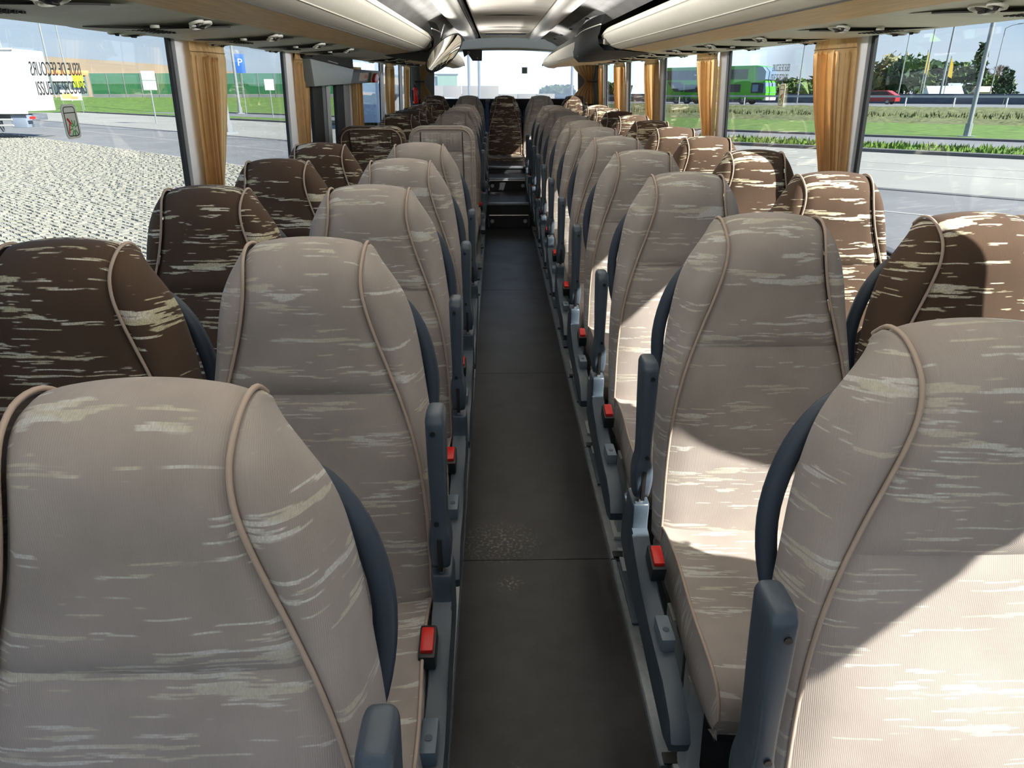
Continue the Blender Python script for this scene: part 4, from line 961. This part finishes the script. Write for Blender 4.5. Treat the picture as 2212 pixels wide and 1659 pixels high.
# ---- window markings
PRINT = mat('dark window print', (.06, .08, .10), .6)
def win_mark(s_, W, y, z, lines, size, label, name='window_lettering'):
    o = empty(name, label, 'lettering', (0, 0, 0)); x = W(z) + s_ * .010
    for i, (tx, mir) in enumerate(lines):
        t_ = text_obj('text_line', tx, size, PRINT, o, .0004)
        # read from inside when mir False
        c = Matrix(((0, 0, -s_, x), ((1 if s_ < 0 else -1) * (-1 if mir else 1), 0, 0, y + (.008 if i else 0)), (0, 1, 0, z - i * size * 1.22), (0, 0, 0, 1)))
        for v in t_.data.vertices: v.co = c @ Vector((v.co.x * .74, v.co.y * 1.25, v.co.z))
    return o
win_mark(-1, WL, 2.055, H(.016), (('ISSUE DE SECOURS', True), ('ISSUE DE SECOURS', False)), .0375, 'dark ISSUE DE SECOURS lettering on the near left window, one line mirrored')
win_mark(1, WR, 3.84, H(.038), (('ISSUE DE SECOURS', True), ('ISSUE DE SECOURS', False)), .0375, 'dark ISSUE DE SECOURS lettering on the second right window, one line mirrored')
def sticker(s_, W, y, z, label, wd=.072, hh=.088, base=(.42, .46, .43)):
    o = empty('window_sticker', label, 'sticker', (W(z) + s_ * .011, y, z)); m = mat('sticker base', base, .6); bm = bmesh.new()
    add_prism(bm, [(a, b) for a, b in rrect(-wd / 2, wd / 2, -hh / 2, hh / 2, .014)], -.0008, .0008, 'x'); bm_obj('backing', bm, m, o)
    bm = bmesh.new(); pts = rrect(-wd * .38, wd * .38, -hh * .42, hh * .42, .01); pts.append(pts[0]); add_tube(bm, [(-s_ * .001, a, b) for a, b in pts], .0012, 4); add_tube(bm, [(-s_ * .001, -wd * .37, hh * .25), (-s_ * .001, wd * .37, hh * .25)], .0012, 4); bm_obj('outline', bm, CHAR, o)
    q_ = wd / .095; GRM = bpy.data.materials.get('print green') or mat('print green', (.05, .30, .06), .6); RDM = bpy.data.materials.get('print red') or mat('print red', (.55, .05, .03), .6)
    bm = bmesh.new(); cy_, cz_ = .006, -.018
    for k in range(8):
        a = math.radians(20 + k * 42); add_tube(bm, [(-s_ * .001, cy_ + .006 * math.cos(a), cz_ + .006 * math.sin(a)), (-s_ * .001, cy_ + .020 * math.cos(a), cz_ + .022 * math.sin(a))], .0018, 4)
    bm_obj('green_rays', bm, GRM, o)
    bm = bmesh.new(); add_tube(bm, [(-s_ * .0015, -.022, -.030), (-s_ * .0015, -.010, -.002)], .0018, 4); add_tube(bm, [(-s_ * .0015, -.018, .008), (-s_ * .0015, -.005, -.006)], .003, 4); bm_obj('red_hammer', bm, RDM, o)
    return o
sticker(-1, WL, 2.075, H(-.113), 'grey emergency hammer sticker with green rays on the near left window')
sticker(1, WR, 3.80, H(-.088), 'cream emergency hammer sticker on the second right window', .075, .11, (.62, .62, .45))
o = empty('window_sticker', 'small square sticker on the rear window', 'sticker', (.39, YB + .012, H(.075)))
box('backing', (0, 0, 0), (.075, .002, .08), ALU, o); box('print', (0, -.002, 0), (.05, .002, .055), mat('sticker teal', (.2, .35, .38), .6), o)

# ---- curtains
def curtain(s_, W, yt0, yt1, yb0, yb1, ztop, zbot, label, folds=9, seed=1, off=.035):
    rnd = random.Random(seed); ph = [rnd.uniform(0, 6.28) for _ in range(4)]
    o = empty('curtain', label, 'curtain', group='tan curtains along the %s windows' % ('left' if s_ < 0 else 'right'))
    nu, nv = 110, 30; rows = []
    for i in range(nv):
        t_ = i / (nv - 1); z = ztop + (zbot - ztop) * t_
        g = t_ ** 1.7; g = g * (1 + .15 * math.sin(math.pi * t_))
        y0 = yt0 + (yb0 - yt0) * g; y1 = yt1 + (yb1 - yt1) * g
        r = []
        for k in range(nu):
            u = k / (nu - 1); uu = u + .012 * math.sin(u * 19 + ph[1])
            a = (.016 + .012 * t_) * (.55 + .45 * math.sin(u * 7 + ph[2]))
            fold = math.sin(uu * folds * 2 * math.pi + ph[0] + .5 * math.sin(t_ * 3 + ph[3]))
            fold = math.copysign(abs(fold) ** .7, fold)
            if t_ < .07: a *= .35 + t_ * 9
            y = y0 + (y1 - y0) * (u + .25 / folds * math.cos(uu * folds * 2 * math.pi + ph[0]) * (t_ > .07))
            r.append((W(z) - s_ * (off + a * fold * 1.1), y, z))
        rows.append(r)
    gridmesh('drape', rows, CURT, o)
    # heading seam and tie strap
    rr = rows[2]; tube('heading_seam', [Vector(p) - Vector((s_ * .002, 0, 0)) for p in rr], .0016, mat('curtain seam', (.20, .13, .06), .9) if 'curtain seam' not in bpy.data.materials else bpy.data.materials['curtain seam'], o, 5)
    ym = (yb0 + yb1) / 2; hw = abs(yb1 - yb0) / 2 + .02
    bm = bmesh.new(); add_box(bm, (W(zbot) - s_ * off, ym, zbot - .01), (.085, hw * 2, .045), .012); bm_obj('tie_strap', bm, BLACK, o, ang=40)
    # below the strap the cloth flares again
    rows = []
    for i in range(6):
        t_ = i / 5; z = zbot - .03 - .16 * t_
        rows.append([(W(z) - s_ * (off + .02 * math.sin(k / 39 * folds * 6.28 + ph[0])), ym + (k / 39 - .5) * 2 * hw * (.9 + .5 * t_), z) for k in range(40)])
    gridmesh('lower_drape', rows, CURT, o); return o
ZB = H(-.44)
curtain(-1, WL, 2.84, 3.19, 2.84, 3.02, TOPL - .005, ZB, 'tan curtain beside the nearest left pillar', 8, 1)
curtain(-1, WL, 4.31, 4.57, 4.33, 4.46, TOPL - .005, ZB, 'tan curtain left of the door housing', 6, 2)
curtain(-1, WL, 5.98, 6.34, 6.02, 6.30, TOPL - .06, ZB, 'tan curtain just behind the middle door', 6, 3)
curtain(-1, WL, 7.78, 8.35, 7.85, 8.25, TOPL - .005, ZB, 'second tan curtain behind the middle door', 7, 4)
curtain(-1, WL, 9.28, 9.95, 9.35, 9.8, TOPL - .005, ZB, 'rearmost tan curtain of the left side', 7, 5)
curtain(1, WR, 2.975, 3.35, 2.93, 3.12, TOPR - .005, ZB, 'tan curtain beside the nearest right pillar', 8, 6)
curtain(1, WR, .90, 1.19, 1.12, 1.20, TOPR - .005, ZB, 'foremost tan curtain on the right, shading the second seat row', 8, 11)
curtain(1, WR, 4.80, 5.30, 4.78, 5.02, TOPR - .005, ZB, 'second tan curtain on the right, before the green coach', 7, 7)
curtain(1, WR, 6.56, 7.10, 6.54, 6.85, TOPR - .005, ZB, 'third tan curtain on the right side', 7, 8)
curtain(1, WR, 8.30, 8.95, 8.28, 8.75, TOPR - .005, ZB, 'fourth tan curtain on the right side', 7, 9)
curtain(1, WR, 9.98, 10.4, 9.95, 10.2, TOPR - .005, ZB, 'rearmost side curtain on the right', 6, 10)
def rear_curtain(s_, x0, x1, xt, label, seed):
    """hangs in front of the rear window corner, pulled sideways to a tie"""
    o = empty('rear_curtain', label, 'curtain'); rnd = random.Random(seed); ph = rnd.uniform(0, 6); rows = []
    for i in range(26):
        t_ = i / 25; z = H(.17) - .52 * t_; pin = math.exp(-((t_ - .45) / .25) ** 2)
        a = x0 + (xt - x0) * pin * .8 + (xt - x0) * .12 * t_; b = x1 + (xt - x1) * pin * .3
        rows.append([(a + (b - a) * k / 59, YB - .10 - .022 * math.sin(k / 59 * 6.28 * 6 + ph + .4 * math.sin(3 * t_)) - .05 * k / 59, z) for k in range(60)])
    gridmesh('drape', rows, CURT, o); bm = bmesh.new(); add_box(bm, ((x1 + xt) / 2 + s_ * .02, YB - .13, H(-.065)), (.13, .09, .018), .006); bm_obj('tie_strap', bm, BLACK, o); return o
rear_curtain(-1, -.86, -1.04, -1.0, 'tan curtain gathered at the left corner of the rear window', 3)
rear_curtain(1, 1.02, 1.34, 1.24, 'tan curtain pulled aside at the right corner of the rear window', 4)

# =================================================================== SEATS
# rows of the backrest: y, z, half-width of the piping, half-width of the outline, depth of the bolster
BT = [(-.135, .405, .225, .236, .05), (-.128, .50, .224, .238, .06), (-.110, .60, .221, .238, .075), (-.090, .70, .213, .235, .085), (-.072, .79, .198, .228, .09),
      (-.058, .87, .177, .218, .095), (-.048, .94, .154, .209, .10), (-.043, 1.00, .134, .200, .10), (-.041, 1.05, .120, .190, .10), (-.037, 1.09, .112, .177, .095),
      (-.026, 1.125, .110, .158, .085), (-.004, 1.152, .1125, .139, .07), (.028, 1.168, .114, .126, .05), (.066, 1.166, .113, .119, .03), (.098, 1.145, .111, .114, .012)]
BR = interp(BT, 46)
def rnorm(i):
    a = BR[max(i - 1, 0)]; b = BR[min(i + 1, len(BR) - 1)]; d = Vector((0, b[0] - a[0], b[1] - a[1])).normalized(); return Vector((0, -d.z, d.y))
def panel_mesh(name, i0, i1, m, parent, lip0=False, lip1=False):
    rows = []; nu = 17
    for i in range(i0, i1 + 1):
        y, z, p, w_, D = BR[i]; n = rnorm(i); r = []
        dip = .006 if ((i == i0 and lip0) or (i == i1 and lip1)) else 0
        for k in range(nu):
            u = -1 + 2 * k / (nu - 1); bul = (.014 if z > .9 else .006) * (1 - u * u) - .010 * max(0, abs(u) - .86) / .14
            lum = .012 * math.exp(-((z - .62) / .09) ** 2) * (1 - u * u)
            r.append(Vector((u * p, y, z)) + n * (bul + lum - dip))
        rows.append(r)
    return gridmesh(name, rows, m, parent)
def bolster_mesh(name, sg, m, parent):
    rows = []; back = Vector((0, 1, -.12)).normalized()
    for i in range(len(BR)):
        y, z, p, w_, D = BR[i]; n = rnorm(i); r = []
        D = min(D, max(.006, .112 - y - .03)); top = min(1, max(0, (z - 1.02) / .14))
        for k in range(11):
            t_ = k / 10; a = t_ * math.pi / 2
            x = p + (w_ - p) * math.sin(a)
            fwd = .013 * math.sin(math.pi * min(1, t_ * 1.5)) * min(1, (w_ - p) / .05) * (1 - top) if t_ < .667 else 0
            r.append(Vector((sg * x, y, z)) + n * (fwd - .002 * (1 - t_)) + back * D * (1 - math.cos(a)) - Vector((0, 0, .014 * top * t_ ** 3)))
        r.append(Vector((sg * (w_ - .012), y, z)) + back * (D + .015) - Vector((0, 0, .014 * top)))
        rows.append(r)
    return gridmesh(name, rows, m, parent)
def piping(sg, parent):
    pts = []
    for i in range(len(BR)):
        y, z, p, w_, D = BR[i]; pts.append(Vector((sg * p, y, z)) + rnorm(i) * .0028)
    return tube('piping', pts, .0034, PIPE, parent, 8)
def make_seat(s_, fab, aisle, full=True):
    """s_ = +1 when the aisle lies on the +x side of the seat"""
    t = empty('coach_seat')
    isp = 30 - 4
    isp = min(range(len(BR)), key=lambda i: abs(BR[i][1] - .885))
    panel_mesh('back_panel', 0, isp, fab, t, False, True); panel_mesh('head_panel', isp, len(BR) - 1, fab, t, True, False)
    for sg in (-1, 1): bolster_mesh('side_bolster', sg, fab, t); piping(sg, t)
    # sewn rectangular patch low on the back
    rows = []
    i0 = min(range(len(BR)), key=lambda i: abs(BR[i][1] - .47)); i1 = min(range(len(BR)), key=lambda i: abs(BR[i][1] - .66))
    for i in range(i0, i1 + 1):
        y, z, p, w_, D = BR[i]; n = rnorm(i); lum = .012 * math.exp(-((z - .62) / .09) ** 2)
        rows.append([Vector((-s_ * .01 + q, y, z)) + n * (.004 + lum - (.005 if abs(q) > .049 or i in (i0, i1) else 0)) for q in (-.050, -.048, -.02, .02, .048, .050)])
    gridmesh('sewn_patch', rows, fab, t)
    # back shell
    rows = []
    for i in range(0, len(BR) - 1, 2):
        y, z, p, w_, D = BR[i]; n = rnorm(i); hw = w_ - .016
        if z < 1.05: hw = min(hw, .18)
        back = -(D + .002); th = .045 + .02 * min(1, (1.17 - z) * 6)
        if z > 1.14: th = .012
        r = []
        for k in range(13):
            a = math.pi * k / 12; c = math.cos(a); r.append(Vector((hw * math.copysign(abs(c) ** .6, c), y, z)) + n * (back - th * math.sin(a) ** .7))
        rows.append(r)
    gridmesh('back_shell', rows, SHELL, t, ang=50)
    # cushion: loft along y
    prof = [(-.09, .425, .31), (-.13, .440, .31), (-.20, .447, .31), (-.30, .446, .31), (-.40, .446, .31), (-.50, .452, .315), (-.57, .450, .32), (-.615, .436, .325), (-.640, .410, .335), (-.648, .375, .345)]
    prof = interp(prof, 26); rows = []; edge = []
    for (y, zt, zb) in prof:
        hw = .222 + .006 * math.sin((y + .1) * 11); r = []
        for k in range(23):
            u = -1 + 2 * k / 22; side = max(0, abs(u) - .82) / .18
            x = hw * (u / .82 if abs(u) < .82 else math.copysign(1 + .0 * side, u)); x = max(-hw, min(hw, x))
            if abs(u) <= .82: z = zt + .010 * (abs(u) / .82) ** 4 - .006
            else: z = zt + .004 - (zt - zb) * side
            r.append((x + (math.copysign(.008 * math.sin(math.pi * side), u)), y, z))
        rows.append(r)
        edge.append((hw, y, zt + .006))
    cu = gridmesh('seat_cushion', rows, fab, t, ang=70)
    bm = bmesh.new(); last = rows[-1]; n_ = len(last)
    gridmesh('front_face', [last, [(x * .98, -.645, z * .6 + .33 * .4 - .02) for x, y, z in last], [(x * .96, -.60, .30) for x, y, z in last]], fab, cu); bm.free()
    for sg in (-1, 1):
        tube('cushion_piping', [(sg * (h_ + .002), y, z) for h_, y, z in edge], .0036, PIPE, cu, 7)
    box('seat_base', (0, -.36, .285), (.42, .50, .035), BLACK, t, .01)
    # grab handle on the aisle side
    hp = interp([(.110, .085, 1.065), (.160, .085, 1.045), (.202, .08, .985), (.224, .074, .90), (.224, .064, .82), (.208, .045, .74), (.180, .03, .68)], 22)
    gh = tube('grab_handle', [(s_ * x, y, z) for x, y, z in hp], [.013] * 22, NAVY2, t, 10, 1.25)
    tube('handle_web', [(s_ * .10, .075, .985), (s_ * .15, .078, .995), (s_ * .204, .08, .985)], .012, NAVY2, gh, 8)
    # legs
    for yy in ((-.48, -.30) if aisle else (-.40,)):
        bm = bmesh.new(); xx = s_ * (.205 if aisle else -.15)
        add_prism(bm, [(yy - .035, .02), (yy + .035, .02), (yy + .06, .30), (yy + .0, .30)], xx - .016, xx + .016, 'x', .003); add_box(bm, (xx, yy, .024), (.06, .12, .012)); add_box(bm, (xx + s_ * .012, yy + .014, .16), (.012, .018, .26))
        bm_obj('leg', bm, ALU, t, ang=35)
    if aisle:
        X = .250 if s_ > 0 else .290
        ar = bpy.data.objects.new('armrest', None)
        # arm folded up beside the backrest
        tab = [(.562, .019, -.178, -.128), (.60, .023, -.185, -.118), (.635, .022, -.184, -.118), (.665, .0165, -.180, -.118), (.72, .0165, -.176, -.112), (.80, .0185, -.172, -.104), (.87, .0195, -.168, -.098), (.884, .019, -.164, -.097), (.894, .015, -.158, -.101), (.897, .008, -.150, -.110)]
        rows = []
        for z, hw, y0, y1 in interp(tab, 26):
            yc, hy = (y0 + y1) / 2, (y1 - y0) / 2
            rows.append([(s_ * X + hw * math.copysign(abs(math.cos(a)) ** .45, math.cos(a)), yc + hy * math.copysign(abs(math.sin(a)) ** .45, math.sin(a)), z) for a in [2 * math.pi * k / 24 for k in range(24)]])
        arm = gridmesh('armrest', rows, NAVY, t, close=True, caps=True)
        for z_, yf in ((.86, -.1695), (.668, -.181)): 
            bm = bmesh.new(); add_tube(bm, [(s_ * (X - .004), yf - .0015, z_), (s_ * (X - .004), yf + .004, z_)], .0052, 12); bm_obj('screw_hole', bm, BLACK, arm)
        box('fork_slot', (s_ * X, -.176, .596), (.010, .022, .078), BLACK, arm, .002)
        box('hinge_plate', (s_ * X, -.150, .560), (.009, .038, .09), STEEL, arm, .002)
        # post below the arm
        tab = [(.40, .020, -.20, -.08), (.44, .022, -.192, -.085), (.47, .021, -.186, -.09), (.49, .021, -.180, -.095), (.535, .0215, -.180, -.10), (.542, .018, -.176, -.105)]
        rows = []
        for z, hw, y0, y1 in interp(tab, 12):
            yc, hy = (y0 + y1) / 2, (y1 - y0) / 2
            rows.append([(s_ * X + hw * math.copysign(abs(math.cos(a)) ** .3, math.cos(a)), yc + hy * math.copysign(abs(math.sin(a)) ** .3, math.sin(a)), z) for a in [2 * math.pi * k / 20 for k in range(20)]])
        gridmesh('armrest_post', rows, NAVY, t, close=True, ang=50, caps=True)
        # side cover running forward
        poly = [(-.06, .50), (-.20, .475), (-.25, .435), (-.33, .405), (-.45, .395), (-.56, .385), (-.63, .360), (-.655, .325), (-.645, .295), (-.60, .280), (-.48, .300), (-.33, .320), (-.15, .335), (-.06, .36)]
        cvr = prism('side_cover', poly, s_ * (X - .020), s_ * (X + .020), NAVY, t, 'x', .007)
        b = box('control_button', (s_ * (X - .006), -.455, .407), (.030, .075, .034), mat('button slate', (.11, .15, .19), .4) if 'button slate' not in bpy.data.materials else bpy.data.materials['button slate'], cvr, .006)
        bm = bmesh.new(); add_tube(bm, [(s_ * (X - .006), -.462, .4235), (s_ * (X - .006), -.462, .4250)], .007, 12); bm_obj('button_dimple', bm, NAVY, cvr)
        bk = box('belt_buckle', (s_ * (X - .022), -.275, .447), (.034, .072, .045), BLACK, t, .006, Matrix.Rotation(.25, 4, 'X'))
        box('release_button', (s_ * (X - .022), -.282, .470), (.025, .052, .018), RED, bk, .005, Matrix.Rotation(.25, 4, 'X'))
        box('belt_stalk', (s_ * (X - .026), -.235, .425), (.022, .04, .03), WHITE, bk, .004)
    return t
protos = {}
def place_seat(s_, fab, aisle, x, y, label, group, z=0.0):
    key = (s_, fab.name, aisle)
    if key not in protos:
        p = make_seat(s_, fab, aisle); index_kids(p); protos[key] = p; o = p
    else: o = copy_tree(protos[key])
    o.location = (x, y, z); tag(o, label, 'seat', group); return o
LY = [.62, 1.33, 2.06, 2.78, 3.49]
RY = [.80, 1.58, 2.34, 3.10, 3.85, 4.59, 5.31, 6.04, 6.76, 7.48, 8.22]
LX, LX2, RX, RX2 = -.37, -.838, .625, 1.11
gA, gB, gC, gD = 'taupe aisle seats of the left block', 'dark brown window seats of the left block', 'taupe aisle seats of the right block', 'dark brown window seats of the right block'
for i, y in enumerate(LY):
    place_seat(1, TAUPE, True, LX, y, 'taupe striped aisle seat, left block, %s row from the camera' % ORD[i], gA)
    place_seat(1, BROWN, False, LX2, y, 'dark brown striped window seat, left block, %s row from the camera' % ORD[i], gB)
for i, y in enumerate(RY):
    place_seat(-1, TAUPE, True, RX, y, 'taupe striped aisle seat, right block, %s row from the camera' % ORD[i], gC)
    place_seat(-1, BROWN, False, RX2, y, 'dark brown striped window seat, right block, %s row from the camera' % ORD[i], gD)
for i, y in enumerate((6.40, 7.10, 7.80, 8.50)):
    place_seat(1, TAUPE, True, LX, y, 'taupe striped aisle seat behind the middle door, %s row after it' % ORD[i], gA)
    place_seat(1, BROWN, False, LX2, y, 'dark brown striped window seat behind the middle door, %s row after it' % ORD[i], gB)
for k, (x, fb, lb) in enumerate(((-.82, BROWN, 'dark brown seat at the left end of the rear bench'), (-.37, TAUPE, 'taupe rear bench seat between the left end and the middle seat'), (.11, BROWN, 'dark brown middle seat of the rear bench facing the aisle'),
                                 (.59, TAUPE, 'taupe rear bench seat between the middle seat and the right end'), (1.05, BROWN, 'dark brown seat at the right end of the rear bench'))):
    place_seat(1 if x < .2 else -1, fb, False, x, 10.08, lb, 'seats of the rear bench', .055)
# blue belt strap beside the middle rear seat
o = empty('seat_belt', 'dark blue seat belt hanging left of the middle rear seat', 'seat belt', (-.125, 10.0, .55))
box('webbing', (0, 0, .31), (.045, .006, .62), mat('blue webbing', (.025, .05, .13), .7), o); box('belt_guide', (.01, 0, .62), (.06, .03, .035), NAVY2, o, .005)
# the pair of seats turned the other way ahead of the middle door
def turned_seat(fab):
    t = empty('turned_seat')
    def outl(w_, h0, h1, r): return rrect(-w_, w_, h0, h1, r, 7)
    bm = bmesh.new(); add_prism(bm, rrect(-.222, .222, .40, 1.165, .085, 7), -.045, .06, 'y', .018); bm_obj('back_shell', bm, fab, t, ang=40)
    pts = [(x, -.048, z) for x, z in rrect(-.200, .200, .36, 1.148, .075, 7)]; pts.append(pts[0]); tube('piping', pts, .004, PIPE, t, 6)
    pts = [(x, -.040, z) for x, z in rrect(-.212, .212, .36, 1.156, .08, 7)]; pts.append(pts[0]); tube('piping', pts, .003, PIPE, t, 6)
    rows = []   # gathered strip across the top
    for i in range(7):
        t_ = i / 6; z = 1.125 - .115 * t_; rows.append([(-.135 + .27 * k / 48, -.050 - .010 * math.sin(math.pi * t_) - .003 * math.sin(k * 1.3 + 2 * math.sin(k * .37)) * (1 - abs(2 * t_ - 1)), z) for k in range(49)])
    gridmesh('gathered_strip', rows, fab, t)
    bm = bmesh.new(); add_prism(bm, rrect(-.135, .135, .62, 1.005, .01, 3), -.056, -.040, 'y', .003); bm_obj('back_pocket', bm, fab, t, ang=35)
    for sg in (-1, 1): tube('seam_line', [(sg * .14, -.049, 1.13), (sg * .145, -.050, .85), (sg * .15, -.049, .50)], .003, mat('seam dark', (.04, .035, .03), .9) if 'seam dark' not in bpy.data.materials else bpy.data.materials['seam dark'], t, 5)
    box('seat_cushion', (0, .32, .39), (.44, .50, .11), fab, t, .03)
    for yy in (.18, .42): box('leg', (.18, yy, .17), (.035, .06, .33), ALU, t, .004)
    return t
p = turned_seat(TAUPE); p.location = (-.37, 5.02, 0); tag(p, 'wide taupe seat back with a gathered pocket, beside the aisle before the middle door', 'seat', 'seats turned to face the rear')
p = turned_seat(BROWN); p.location = (-.84, 5.02, 0); tag(p, 'wide dark brown seat back with a gathered pocket, by the window before the middle door', 'seat', 'seats turned to face the rear')
